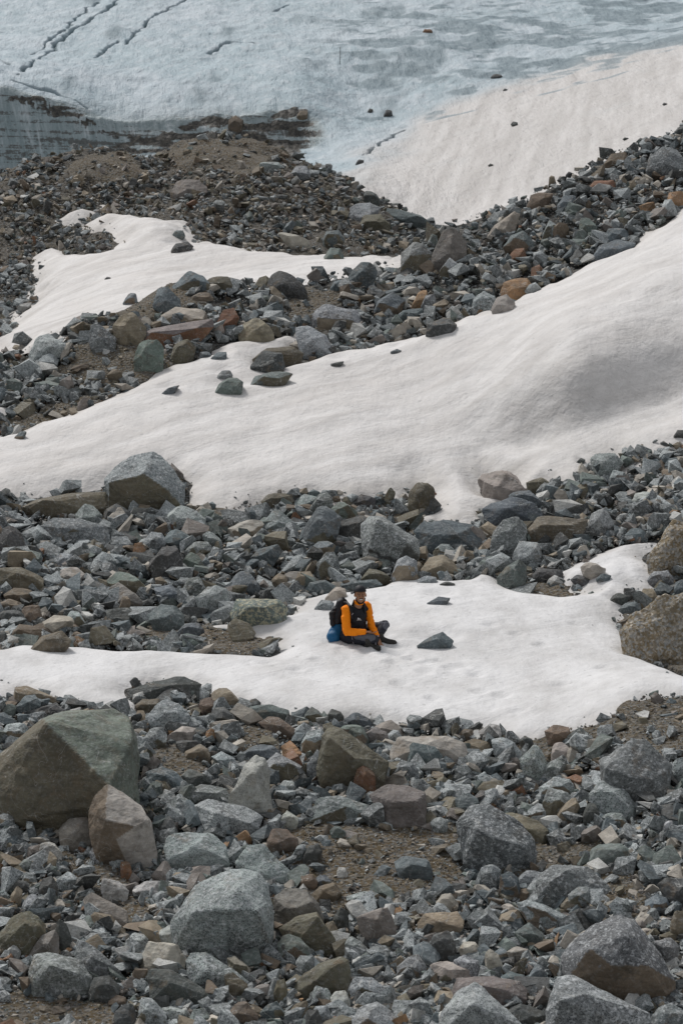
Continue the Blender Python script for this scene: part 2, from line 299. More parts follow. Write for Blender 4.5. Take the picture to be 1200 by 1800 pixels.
R("""
g|1136,1021 1150,1005 1175,1002 1186,1020 1180,1029 1150,1031|
t|1119,1061 1130,1034 1150,1034 1156,1050 1140,1069|
d|1071,1051 1085,1042 1104,1048 1100,1063 1080,1063|
s|1086,1072 1098,1059 1118,1058 1127,1072 1108,1080|
s|1182,1045 1186,1022 1206,1018 1210,1050 1194,1052|
n|924,849 950,837 965,847 973,862 935,864|
s|846,896 860,885 900,876 935,885 956,910 940,921 880,926 850,916|890,895,.15
s|892,871 935,861 955,885 967,901 940,896|
g|851,980 862,940 885,918 920,908 934,915 920,951 915,971 880,981|885,950,.15
n|919,941 945,911 985,910 1031,915 1028,941 1015,956 960,956 925,951|950,925,.12 1005,925,.12
G|1029,916 1040,898 1062,892 1078,920 1070,936 1045,943 1033,931|1050,915,.2
G|899,983 912,952 945,955 958,975 945,989 915,991|
d|934,1011 945,998 985,1002 989,1010 970,1021 940,1023|
d|1002,1018 1015,1010 1038,1012 1040,1023 1018,1031|
p|1019,997 1035,986 1065,1000 1063,1011 1040,1014 1022,1006|
s|1046,1018 1058,1008 1074,1012 1070,1021 1052,1023|
G|1067,846 1078,825 1097,827 1101,840 1085,853|
L|1109,881 1115,868 1135,863 1146,868 1136,879 1120,891|
s|1097,941 1110,927 1130,930 1139,945 1110,951|
s|727,936 745,918 790,915 835,925 846,950 830,966 790,971 760,979 740,961|760,940,.12 800,942,.16
s|521,966 540,920 558,894 575,892 601,910 595,931 580,956 545,959|560,925,.18
d|584,931 600,915 640,901 646,912 625,946 590,953|610,925,.12
g|462,921 478,898 490,899 515,925 537,935 525,946 480,936|490,920,.14
g|544,896 560,870 575,866 587,880 585,898 560,901|
e|582,896 600,880 628,900 626,913 600,913|
G|516,881 535,868 562,872 560,886 535,893|
n|457,881 470,867 515,869 518,886 490,889|
s|537,869 550,860 563,864 561,872 545,873|
d|614,881 635,869 660,876 661,888 630,891|
n|672,886 677,865 685,856 695,865 690,881 680,894|
p|394,931 430,914 455,911 463,920 450,931 410,951 395,946|
s|532,974 560,951 592,950 591,966 570,979 545,989|
g|549,1001 575,971 590,969 599,990 597,1016 575,1021|580,990,.15
s|434,991 455,965 490,956 498,970 480,986 470,998|
m|492,1012 520,1003 550,1014 546,1029 515,1031|
t|477,1019 490,1007 503,1012 509,1033 490,1036|
s|534,1041 545,1022 570,1017 591,1030 580,1046|
G|552,1071 565,1054 590,1058 592,1069 570,1073|
d|454,1053 475,1029 490,1035 491,1056|
n|634,1019 650,1000 670,1003 691,1015 685,1025|
s|604,1031 630,1020 665,1018 673,1028 640,1036|
G|687,1016 700,985 715,977 736,985 735,1011 725,1021|
t|740,1001 755,980 775,973 801,985 806,1000 790,1009 760,1016|770,990,.15
g|759,971 775,956 790,956 801,970 790,981 770,979|
G|731,1020 748,1012 770,1015 768,1024 740,1026|
d|772,1027 785,1021 800,1026 790,1032|
s|401,1021 420,1001 440,1010 461,1035 440,1046 415,1036|
n|29,896 60,880 120,870 185,867 196,890 180,906 100,906 40,905|
g|132,906 150,887 165,887 181,908 180,923 155,926 140,919|
g|72,926 95,911 140,911 190,925 196,945 170,951 130,956 90,941|130,930,.12
d|179,901 205,885 230,900 236,912 200,919|
p|264,888 280,876 308,885 300,893 275,899|
G|289,901 315,886 340,895 363,915 355,929 325,931 300,916|320,905,.14
d|262,986 285,959 310,957 323,990 318,1013 300,1019 272,1006|290,980,.15
o|232,986 235,957 250,953 258,970 252,989 240,991|
s|287,946 300,930 320,931 341,948 335,961 305,961|
G|252,951 265,935 285,936 294,952 280,966 260,961|
e|319,986 335,971 355,981 364,1000 345,1009 325,1001|
G|344,1051 365,1027 400,1036 406,1060 400,1081 375,1089 350,1071|370,1050,.16
g|317,1045 330,1018 352,1014 362,1035 348,1056 328,1056|
s|269,1031 300,1027 315,1040 324,1058 300,1063 280,1051|
e|181,1011 200,1002 230,1009 255,1029 269,1045 240,1051 205,1031|
m|187,1036 210,1024 240,1045 263,1075 250,1083 225,1066|
s|257,1081 285,1062 315,1065 328,1080 325,1106 300,1113 270,1096|285,1080,.15
d|184,1081 190,1065 230,1069 246,1090 220,1101 190,1099|
G|163,986 180,969 195,974 203,990 180,1001|
p|103,1011 110,998 135,997 151,1008 148,1021 120,1026|
G|89,986 105,972 125,974 131,988 105,998|
b|36,1069 50,1060 68,1064 76,1085 55,1098 42,1087|
d|-4,1075 15,1069 38,1075 51,1095 30,1099 0,1092|
p|69,1096 95,1081 125,1082 131,1095 110,1111 85,1116|
b|22,1111 35,1097 65,1099 74,1115 65,1128 40,1129|
G|114,1086 125,1073 140,1074 153,1098 140,1106|
n|54,1141 75,1119 110,1109 126,1125 105,1147|
b|7,1046 25,1033 50,1034 66,1048 60,1059 20,1056|
t|-4,1062 15,1053 40,1060 38,1068 5,1070|
t|209,1071 215,1048 226,1046 230,1060 222,1074|
d|100,1052 108,1036 128,1038 130,1056 115,1064|
s|308,1115 325,1097 350,1094 362,1110 340,1121|
g|354,941 368,932 390,945 393,968 370,966|
g|325,970 340,952 365,951 376,965 360,978|
g|155,611 160,566 180,575 206,597 200,613 180,619|175,595,.15
t|195,571 212,550 230,546 259,575 240,601 220,609 205,596|225,575,.16
p|279,558 310,540 350,541 371,557 365,564 330,569 290,571|
e|233,641 240,605 258,597 288,599 286,641 270,651 240,653|255,615,.12 270,618,.12
n|297,636 305,605 330,597 346,610 340,626 320,636|
s|304,501 330,478 345,475 361,487 371,500 340,511|
s|269,536 275,505 295,506 316,525 321,545 290,551|290,530,.15
s|215,534 226,515 238,515 243,530 228,537|
n|349,503 370,488 400,484 413,495 400,509|
b|334,525 345,514 368,514 376,524 355,531|
r|379,571 392,545 410,541 424,555 410,571 395,581|
t|419,591 425,565 450,559 470,567 483,590 465,598 440,604|450,580,.15
p|371,582 380,567 392,568 396,582 385,591|
G|542,576 550,545 570,535 625,545 634,560 600,576 560,583|560,555,.1 605,555,.1
G|517,576 540,571 575,590 586,610 575,623 540,626 525,606|545,598,.16
n|444,632 470,612 520,609 537,622 533,635 470,637|
d|442,641 465,614 495,619 503,640 490,654 460,659|475,635,.15
e|434,684 450,661 490,651 514,657 500,669 470,681|
e|375,695 385,675 410,659 429,668 425,681 400,691|
s|369,630 380,618 398,618 399,628 380,634|
s|348,628 352,619 368,617 372,625 358,630|
g|375,668 390,651 406,650 410,660 390,667|
s|604,501 620,474 640,456 655,457 666,475 655,491 630,506|635,480,.16
s|580,508 586,494 602,491 612,500 600,512|
g|695,482 705,445 725,422 745,428 761,445 745,466 720,487|720,450,.12
s|884,436 895,415 920,406 941,425 935,441 905,446|
r|892,453 905,437 922,436 926,455 910,461|
G|828,551 832,525 850,510 870,519 878,535 860,546|
p|861,554 870,525 890,518 907,535 895,546|
o|722,541 735,515 750,507 756,525 740,543|
g|738,545 748,520 765,515 770,535 755,548|
d|746,593 750,570 780,557 803,570 795,581 765,591|
s|699,553 715,541 744,540 742,553 720,562|
G|771,479 790,452 806,465 800,481 780,486|
s|655,548 665,524 690,514 711,530 700,552 675,556|
b|1059,293 1075,270 1100,267 1106,280 1088,289|
d|1184,232 1195,220 1212,220 1210,236|
s|1037,456 1050,432 1085,419 1119,425 1100,441 1060,456|
s|1059,415 1068,401 1098,399 1104,412 1080,426|
G|952,416 965,387 985,399 979,421|
e|1014,411 1020,385 1035,380 1050,400 1040,413|
b|924,366 932,344 955,334 971,340 960,361 940,373|
s|979,362 990,344 1010,342 1016,358 1000,371|
o|1169,362 1175,338 1198,336 1204,355 1188,368|
r|1029,335 1045,318 1078,316 1082,328 1050,340|
G|510,306 520,289 540,292 546,306 530,313|
n|629,400 640,378 670,376 686,395 668,406|
d|636,350 642,334 658,336 669,350 665,359|
s|664,372 690,365 740,378 761,386 740,393 700,391|
m|298,340 310,318 345,314 365,330 350,346 320,348|
s|564,425 575,403 595,402 606,418 595,431|
e|567,452 580,435 600,436 606,450 590,458|
p|489,411 497,405 545,424 549,433 515,433|
d|299,440 308,428 330,425 341,432 330,443 308,444|
s|302,416 308,404 320,402 326,412 316,421|
d|674,203 679,192 688,192 690,202 682,206|
d|883,159 886,155 892,157 890,161|
d|857,291 861,287 867,289 865,293|
d|1163,183 1166,180 1172,182 1169,185|
d|1117,248 1124,242 1135,244 1133,250|
d|1093,245 1097,241 1105,243 1101,246|
b|520,206 527,195 544,193 541,206 530,210|
d|645,197 649,190 656,192 653,199|
d|993,308 998,301 1006,304 1003,311|
d|624,288 630,280 640,281 638,289|
d|183,490 188,486 196,488 190,493|
d|1183,767 1190,755 1206,756 1206,771|
s|1124,795 1131,784 1137,786 1130,799|
d|1159,779 1166,775 1180,784 1175,787|
s|24,770 34,760 48,757 44,766 32,775|
s|685,618 697,613 706,616 695,623|
d|580,640 605,634 596,645 584,646|
s|283,692 300,680 316,676 306,688 290,697|
d|1010,815 1020,805 1029,808 1025,816|
""")
# ---------------------------------------------------------------- terrain profile
# each row: (image column, image row, distance) or (column, ('z', height below camera), distance)
Z = lambda v: ('z', v)
ROWS = [
 [(600, 2300, 17)],
 [(600, 1800, 22)],
 [(0, 1550, 25.5), (600, 1550, 25.5), (1000, 1540, 25.5), (1200, 1500, 25.5)],
 [(0, 1236, 30.5), (240, 1250, 30.5), (600, 1272, 30), (900, 1298, 29.6), (1000, 1285, 29.6), (1100, 1235, 30), (1200, 1222, 30.3), (1500, 1200, 30.5)],
 [(0, 1150, 33.2), (300, 1148, 33.5), (600, 1135, 34), (1000, 1140, 34), (1200, 1150, 34)],
 [(0, 1060, 36), (300, 1055, 36.5), (600, 1030, 37.5), (1200, 1030, 37.5)],
 [(0, 876, 42), (300, 885, 42), (600, 868, 42.5), (750, 905, 42), (850, 905, 42), (1000, 850, 43), (1200, 785, 44), (1600, 720, 45)],
 [(0, 820, 43.7), (300, 797, 44.2), (600, 745, 46), (740, 790, 45), (850, 795, 45.0), (1000, 752, 45.0), (1200, 690, 46.6), (1600, 600, 48)],
 [(0, 795, 44.6), (300, 718, 46.4), (600, 665, 48.5), (740, 690, 47.6), (850, 700, 46.8), (1000, 640, 46.3), (1200, 590, 48), (1600, 480, 50)],
 [(0, 768, 45.5), (300, 650, 48.5), (600, 622, 50), (700, 600, 50.5), (800, 565, 51), (850, 555, 51.5), (1000, 480, 54), (1200, 375, 57), (1600, 180, 60)],
 [(-200, 690, 50), (0, 625, 50.5), (100, 588, 51), (200, 545, 52), (300, 497, 53.5), (400, 487, 54.5), (500, 500, 55), (600, 490, 56), (700, 455, 58), (760, 405, 59.5), (800, 388, 60), (900, 364, 61), (1000, 312, 62), (1100, 260, 63), (1200, 222, 64), (1600, 60, 68)],
 [(-200, Z(-6.9), 54), (0, Z(-6.15), 54), (200, Z(-5.45), 56), (500, Z(-4.95), 58), (600, Z(-4.9), 59), (700, Z(-4.5), 60.5), (800, Z(-4.3), 64), (900, Z(-4.2), 65), (1000, Z(-3.7), 66), (1200, Z(-2.1), 68), (1600, Z(0), 72)],
 [(-200, 520, 64), (0, 500, 64), (100, 450, 66), (200, 388, 68), (300, 400, 67), (400, 435, 65), (500, 450, 64), (600, 455, 64), (700, 442, 66), (740, Z(-4.6), 70), (800, Z(-4.8), 73), (1000, Z(-4.2), 73), (1200, Z(-2.6), 74), (1600, Z(-.5), 76)],
 [(-200, 325, 76), (0, 312, 76), (60, 295, 76), (150, 268, 76), (200, 272, 77), (270, 282, 78), (330, 252, 79), (380, 245, 79), (430, 253, 79), (500, 267, 79), (550, 287, 78), (600, 307, 77), (640, 337, 76), (670, 354, 75), (700, 374, 74), (730, Z(-4.4), 76), (760, Z(-4.8), 78), (800, Z(-5), 80), (1000, Z(-4.1), 80), (1200, Z(-2.6), 80), (1600, Z(-.5), 82)],
 [(-200, 345, 95), (0, 340, 95), (300, 335, 95), (500, 330, 95), (600, 335, 95), (640, 348, 95), (700, 382, 95), (800, 390, 95), (1000, 318, 95), (1200, 228, 95), (1600, 60, 95)],
 [(-200, 350, 119.6), (0, 318, 119.6), (200, 284, 120.3), (400, 256, 120.7), (500, 262, 120.7), (560, 262, 120.5), (600, 285, 113), (640, 300, 105), (700, 315, 105), (800, 302, 105), (1000, 240, 105), (1200, 165, 106), (1600, 20, 110)],
 [(-200, 90, 122), (0, 150, 122), (50, 165, 122), (100, 178, 122), (150, 192, 122), (200, 213, 122), (300, 207, 122), (400, 202, 122), (500, 198, 122), (560, 200, 122), (620, 225, 122), (700, 235, 120), (800, 210, 120), (1000, 150, 122), (1200, 100, 122), (1600, -50, 124)],
 [(-200, 40, 136), (0, 80, 136), (600, 85, 136), (1000, 70, 136), (1200, 50, 134), (1600, -120, 134)],
 [(-200, -20, 152), (0, 0, 152), (1200, 0, 150), (1600, -200, 148)],
 [(600, -150, 185)], [(600, -520, 300)], [(600, -900, 900)],
]
NC, NK = 760, 1500
U = np.linspace(-.30, .30, NC)
DIST = np.geomspace(17, 320, NK)
rowD = np.zeros((len(ROWS), NC)); rowZ = np.zeros((len(ROWS), NC))
def smooth1(a, n):
    k = np.hanning(2 * n + 3)[1:-1]; k /= k.sum()
    return np.convolve(np.pad(a, n, mode='edge'), k, mode='valid')
for i, row in enumerate(ROWS):
    us, ds, zs = [], [], []
    for (px, py, D) in row:
        if isinstance(py, tuple):
            z = CZ + py[1]; u = (px - 600) / FPX
        else:
            x, _, z = unproj(px, py, D); u = float(x) / D; z = float(z)
        us.append(u); ds.append(D); zs.append(z)
    n = 10 if i in (13, 10) else 16
    rowD[i] = smooth1(np.interp(U, us, ds), n); rowZ[i] = smooth1(np.interp(U, us, zs), n)
ZT = np.zeros((NC, NK))
h = np.diff(rowD, axis=0); dl = np.diff(rowZ, axis=0) / h
m = np.zeros_like(rowZ); m[0] = dl[0]; m[-1] = dl[-1]
a_, b_ = dl[:-1], dl[1:]
w1 = 2 * h[1:] + h[:-1]; w2 = h[1:] + 2 * h[:-1]
with np.errstate(divide='ignore', invalid='ignore'):
    mm = (w1 + w2) / (w1 / a_ + w2 / b_)
m[1:-1] = np.where(a_ * b_ > 0, mm, 0)
for c in range(NC):
    k = np.clip(np.searchsorted(rowD[:, c], DIST) - 1, 0, len(ROWS) - 2)
    hh = h[k, c]; t = (DIST - rowD[k, c]) / hh; t = np.clip(t, 0, 1)
    ZT[c] = ((1 + 2 * t) * (1 - t) ** 2 * rowZ[k, c] + t * (1 - t) ** 2 * hh * m[k, c] + t * t * (3 - 2 * t) * rowZ[k + 1, c] + t * t * (t - 1) * hh * m[k + 1, c])
XX = U[:, None] * DIST[None, :]; YY = np.broadcast_to(DIST[None, :], XX.shape)

PYG = np.arange(-100, 2150, 1.0)
def make_table(Zs):
    T = np.zeros((NC, len(PYG)))
    _, py = proj(XX, YY, Zs)
    rm = np.minimum.accumulate(py, axis=1)
    for c in range(NC):
        r = rm[c] - np.arange(NK) * 1e-7
        T[c] = np.interp(PYG, r[::-1], DIST[::-1])
    return T
def lookup(T, px, py):
    px = np.asarray(px, float); py = np.asarray(py, float)
    dy = (900 - py) / FPX; u = (px - 600) / FPX / (CP + dy * SP)
    ci = np.clip(np.rint((u - U[0]) / (U[1] - U[0])).astype(int), 0, NC - 1)
    pi = np.clip(np.rint(py + 100).astype(int), 0, len(PYG) - 1)
    return u, T[ci, pi]
LD0 = math.log(DIST[0]); LDS = (math.log(DIST[-1]) - LD0) / (NK - 1)
def height(Zs, x, y):
    x = np.asarray(x, float); y = np.asarray(y, float)
    cu = np.clip((x / y - U[0]) / (U[1] - U[0]), 0, NC - 1.001); ku = np.clip((np.log(y) - LD0) / LDS, 0, NK - 1.001)
    c = cu.astype(int); k = ku.astype(int); fc = cu - c; fk = ku - k
    return (Zs[c, k] * (1 - fc) + Zs[c + 1, k] * fc) * (1 - fk) + (Zs[c, k + 1] * (1 - fc) + Zs[c + 1, k + 1] * fc) * fk
T0 = make_table(ZT)

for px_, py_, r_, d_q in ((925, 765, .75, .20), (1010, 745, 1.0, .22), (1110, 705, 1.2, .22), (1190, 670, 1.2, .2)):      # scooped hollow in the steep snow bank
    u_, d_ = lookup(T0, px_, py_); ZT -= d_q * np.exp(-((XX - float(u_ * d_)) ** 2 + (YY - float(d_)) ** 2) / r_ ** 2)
# ---------------------------------------------------------------- snow outlines: traced, laid onto the terrain as map polygons
def world_poly(pts):
    out = []
    for q in pts:
        if len(q) == 3: out.append(((q[0] - 600) / FPX * q[2] , q[2])); continue   # (column, -, distance) for hidden shores
        u, d = lookup(T0, q[0], q[1]); out.append((float(u * d), float(d)))
    return np.array(out)
def sdist(poly, x, y, closed=True):
    """signed distance (inside positive) in map metres"""
    d2 = np.full(x.shape, 1e9); ins = np.zeros(x.shape, bool); n = len(poly)
    for i in range(n if closed else n - 1):
        x0, y0 = poly[i]; x1, y1 = poly[(i + 1) % n]
        ex, ey = x1 - x0, y1 - y0; L = ex * ex + ey * ey + 1e-12
        t = np.clip(((x - x0) * ex + (y - y0) * ey) / L, 0, 1)
        d2 = np.minimum(d2, (x - x0 - t * ex) ** 2 + (y - y0 - t * ey) ** 2)
        if closed:
            cnd = ((y0 > y) != (y1 > y)); xi = x0 + (y - y0) * ex / (ey if abs(ey) > 1e-9 else 1e-9)
            ins ^= cnd & (x < xi)
    d = np.sqrt(d2)
    return np.where(ins, d, -d) if closed else d
SN1 = world_poly(P("-400,1150 0,1150 30,1143 100,1141 200,1145 300,1146 400,1151 470,1155 489,1145 485,1130 450,1116 420,1106 385,1101 440,1094 500,1083 520,1076 535,1060 545,1052 600,1046 650,1034 700,1022 760,1021 815,1022 845,1012 868,1018 880,1032 925,1045 985,1051 1020,1048 1038,1036 990,1022 985,1008 1000,1000 1020,990 1050,975 1080,962 1150,956 1152,966 1135,975 1134,990 1150,1006 1155,1022 1148,1033 1118,1036 1105,1050 1088,1070 1080,1090 1088,1115 1110,1140 1150,1168 1200,1193 1260,1222 1330,1243 1260,1236 1200,1226 1150,1228 1110,1234 1070,1256 1010,1282 960,1292 900,1298 850,1280 800,1284 740,1278 650,1266 600,1262 540,1258 500,1252 440,1240 400,1232 370,1218 358,1202 320,1190 262,1198 232,1212 238,1240 246,1256 200,1258 120,1248 95,1236 75,1224 50,1210 20,1207 8,1228 -400,1240"))
SN2 = world_poly(P("-500,900 0,767 60,755 120,738 200,700 215,688 260,668 300,645 345,628 380,605 450,598 505,592 520,605 500,625 480,640 520,634 560,628 600,620 640,612 700,600 745,590 800,566 862,552 905,528 950,505 1000,480 1060,457 1112,435 1150,408 1200,370 1400,270 1700,100 1700,700 1400,745 1200,783 1140,797 1080,792 1035,800 1020,818 1005,850 960,846 926,850 905,827 850,822 834,845 846,872 885,884 850,893 846,915 800,918 770,912 745,912 768,890 770,862 752,843 728,845 712,865 700,882 670,868 640,880 600,872 560,866 520,870 460,868 440,884 400,892 350,897 318,882 326,855 300,826 250,830 185,866 120,866 90,880 60,877 0,874 -500,890"))
SN3 = world_poly(P("-300,700 0,611 55,612 100,590") + [(150, 0, 55), (300, 0, 56.5), (450, 0, 57.5), (600, 0, 58.5), (690, 0, 60.5)] + P("705,452 690,446 650,452 620,455 590,448 540,452 500,446 450,443 400,437 370,428 345,432 335,428 345,412 328,404 322,393 290,388 250,384 210,381 190,380 160,393 170,402 190,404 204,425 200,440 180,448 160,446 110,440 90,442 72,452 60,490 65,520 52,545 35,575 15,592 0,600 -300,660"))
SN3B = world_poly(P("95,388 120,380 150,370 165,375 150,382 140,390 120,392 100,393"))
SN3C = world_poly(P("590,468 620,458 660,452 700,448 705,460 690,470 640,470 600,482"))
SN2B = world_poly(P("-60,722 0,716 22,714 24,724 15,732 0,738 -60,750"))
def snowthick(polys, seed, x=XX, y=YY):
    s = np.full(x.shape, -1e9)
    for p in polys: s = np.maximum(s, sdist(p, x, y))
    s = s + .10 * (y / 40) * fbm(x * 1.6, y * 1.1, oct=3, seed=seed)
    a = .0042 * y
    return s, a * np.tanh(s / (2.4 * a))
near = DIST < 92
def sub(lo, hi):
    k0 = np.searchsorted(DIST, lo); k1 = np.searchsorted(DIST, hi); return slice(max(k0, 0), min(k1, NK))
TH = np.full((NC, NK), -9.); SDALL = np.full((NC, NK), -99.)
snow_parts = []
for polys, lo, hi, seed, nm in (([SN1], 29, 42, 3, 'lower'), ([SN2, SN2B], 40, 64, 5, 'slope'), ([SN3, SN3B, SN3C], 50, 74, 9, 'hollow')):
    sl_ = sub(lo, hi)
    s_, t_ = snowthick(polys, seed, XX[:, sl_], YY[:, sl_])
    TH[:, sl_] = np.maximum(TH[:, sl_], t_); SDALL[:, sl_] = np.maximum(SDALL[:, sl_], s_)
    snow_parts.append((sl_, t_, nm))
# ground relief (not under snow)
om = 1 / (1 + np.exp(SDALL / .12)) * (YY < 92)
rel = (.055 * fbm(XX / 1.1, YY / 1.1, oct=4, seed=21) + .10 * vnoise(XX / 3.1, YY / 3.1, seed=31)) * (YY / 34)
ZG = ZT + np.where(YY < 92, rel * np.clip(om, 0, 1), 0)
soft = (.045 * vnoise(XX / 1.7 + 5, YY / 2.2, seed=41) + .014 * vnoise(XX / .45, YY / .5, seed=43)) * (YY / 34)
def dent(px, py, r, dpt):
    global soft
    u_, d_ = lookup(T0, px, py); cx_, cy_ = float(u_ * d_), float(d_)
    c0 = max(0, np.searchsorted(U, (cx_ - 3 * r) / cy_) - 2); c1 = np.searchsorted(U, (cx_ + 3 * r) / cy_) + 2; k0 = np.searchsorted(DIST, cy_ - 3 * r) - 1; k1 = np.searchsorted(DIST, cy_ + 3 * r) + 1
    q2 = ((XX[c0:c1, k0:k1] - cx_) ** 2 + (YY[c0:c1, k0:k1] - cy_) ** 2) / r ** 2
    soft[c0:c1, k0:k1] -= dpt * np.exp(-q2) - .25 * dpt * np.exp(-(np.sqrt(q2) - 1.5) ** 2 * 4)
for f_ in ROCKS:                       # melt hollows round the stones that lie in the snow
    o2 = np.array(P(f_[1])); x0_, y0_ = o2.min(0); x1_, y1_ = o2.max(0)
    if y1_ > 380 and -50 < x0_ < 1250:
        w_ = (x1_ - x0_) / FPX * float(lookup(T0, (x0_ + x1_) / 2, y1_)[1]); dent((x0_ + x1_) / 2, y1_ - .3 * (y1_ - y0_), .62 * w_, min(.16 * w_, .10))
for px_, py_ in ((655, 1150), (672, 1158), (640, 1160), (700, 1163), (722, 1172), (748, 1180), (770, 1176), (792, 1190), (812, 1186), (835, 1200), (612, 1147), (745, 1195), (690, 1178), (860, 1118), (905, 1132), (950, 1150), (1010, 1110), (560, 1175), (520, 1190), (470, 1178), (880, 1235), (840, 1228), (910, 1262), (760, 1240), (700, 1215), (1060, 1190), (985, 1220)):
    dent(px_, py_, .11, .04)          # footprints and scuffs near the hiker
scuff = np.exp(-(((XX - float(lookup(T0, 655, 1150)[0]) * 33.6) / .55) ** 2 + ((YY - 33.6) / .45) ** 2))
soft += .045 * scuff * vnoise(XX / .11, YY / .11, seed=46)
ZSN = ZT + soft
ZTOP = np.where(TH > -5, np.maximum(ZG, ZSN + TH), ZG)
T1 = make_table(ZTOP)
def hit(px, py):
    u, d = lookup(T1, px, py); return u * d, d
# ---------------------------------------------------------------- glacier relief and surface attributes
slG = slice(np.searchsorted(DIST, 91), NK)
U2 = np.linspace(-.21, .21, 1500); D2 = np.concatenate([np.linspace(DIST[slG][0], 117, 110)[:-1], np.linspace(117, 124, 90)[:-1], np.linspace(124, 160, 330)[:-1], np.geomspace(160, 318, 60)])
gx = U2[:, None] * D2[None, :]; gy = np.broadcast_to(D2[None, :], gx.shape); gz = height(ZT, gx, gy)
dzdy = np.gradient(gz, axis=1) / np.gradient(gy, axis=1)
A_cliff = np.clip((dzdy - .40) / .3, 0, 1) * (gy < 126) * (gx < -.5)
flute = vnoise(gx / .55 + .25 * gz, gx * 0 + .5, seed=51) + .5 * vnoise(gx / .23, gx * 0 + 2.5, seed=52)
gz = gz + A_cliff * (.10 * flute + .10 * vnoise(gx / 2.5, gz / .35, seed=53))
bumpy = .09 * fbm(gx / 1.6, gy / 2.6, oct=3, seed=55) + .05 * vnoise(gx / .7, gy / .9, seed=58)
A_dirty = 1 / (1 + np.exp(-np.clip(sdist(world_poly(P("598,312 622,292 660,262 700,236 730,205 770,183 820,168 880,152 960,128 1010,104 1100,86 1200,76 1600,-60 1680,300 1200,470 700,430 640,360")), gx, gy) + 1.2 * fbm(gx / 3, gy / 5, oct=3, seed=61), -8, 8) * 1.6))
gz = gz + np.where(gy > 122, 1, 1 - A_cliff) * bumpy * (1 - .75 * A_dirty)
bandline = world_poly(P("560,225 640,160 700,120 780,95 860,75 950,50 1040,30 1200,12 1400,-30"))
bd = sdist(bandline, gx, gy, closed=False)
nz = fbm(gx / 3.2 + .3 * gy / 4, gy / 3.4, oct=4, seed=71)
nz = .6 * nz + .8 * fbm(gx / 1.5, gy / 1.2, oct=3, seed=73)
A_ice = 1 / (1 + np.exp(-np.clip((nz * 1.35 + .18 * np.clip((gx - 2) / 8, -1, 1) - .12 - (bd / 11.0) ** 2 * .8) * 8, -20, 20))) * (gy > 121) * np.clip((gx + 4) / 5, 0, 1)
nz2 = fbm(gx / 2.2, gy / 7, oct=3, seed=75)
A_ice = np.maximum(A_ice, 1 / (1 + np.exp(-(nz2 - .85) * 9)) * (gy > 121) * (1 - A_dirty))
gpx = 600 + FPX * gx / gy
gpy = proj(gx, gy, gz)[1]
wob = 14 * fbm(gx / 2.2, gz / .8 + gy / 3, oct=3, seed=77)
A_deb = np.clip((gpx - 120 + 3 * wob) / 160, 0, 1) * np.clip((565 - gpx + 2 * wob) / 60, 0, 1)
zone = 1 / (1 + np.exp(-np.clip((gpy - np.interp(gpx, [100, 200, 300, 400, 470, 530, 570], [196, 222, 219, 212, 205, 192, 196]) + wob) / 3.5, -20, 20)))
brink = np.interp(gpx, [-60, 0, 50, 100, 150, 200, 260], [140, 152, 168, 181, 195, 216, 222])
A_d2 = np.exp(-((gpy - brink - 14 - .6 * wob) / 13.) ** 2) * np.clip((250 - gpx) / 60, 0, 1) * np.clip((gpx + 20) / 60, .3, 1) * (gy < 127) * (gy > 112)
A_deb = A_deb * zone * (gy < 127) * (gy > 112) * np.clip(.62 + .9 * fbm(gx / 1.6, gz / .16, oct=4, seed=79) + .3 * np.clip((gpx - 330) / 150, 0, 1), 0, 1)
A_deb = np.maximum(A_deb, A_d2 * np.clip(.45 + .9 * fbm(gx / 2.0, gz / .12, oct=4, seed=84), 0, .8))
gz = gz + A_deb * .12 * fbm(gx / .6, gy / .6, oct=3, seed=78)
A_crk = np.zeros_like(gx)
for s, wd in (("172,2 140,28 125,36 115,52 90,70 55,95", .085), ("215,-6 180,22 150,38 125,55 105,72 80,95 38,130", .13), ("330,-5 280,25 250,45 235,60 219,77", .09), ("205,74 185,85 165,103", .07),
              ("370,92 392,80 410,77 440,77", .12), ("505,10 485,20", .08), ("0,105 20,112", .09), ("640,275 660,258 690,238 712,225", .07), ("20,145 80,160 150,185", .10)):
    d_ = sdist(world_poly(P(s)), gx + .16 * fbm(gx / .8, gy / .8, oct=3, seed=81), gy + .5 * vnoise(gx / .9, gy / .9, seed=82), closed=False)
    A_crk = np.maximum(A_crk, np.exp(-(d_ / (wd * (.8 + .5 * vnoise(gx / 1.5, gy / 3, seed=83)))) ** 2))
gz = gz - .35 * A_crk
ci_ = np.clip(np.rint((U - U2[0]) / (U2[1] - U2[0])).astype(int), 0, len(U2) - 1); ki_ = np.clip(np.searchsorted(D2, DIST[slG]), 0, len(D2) - 1)
ZG[:, slG] = gz[np.ix_(ci_, ki_)]; ZTOP[:, slG] = ZG[:, slG]
T1 = make_table(ZTOP)

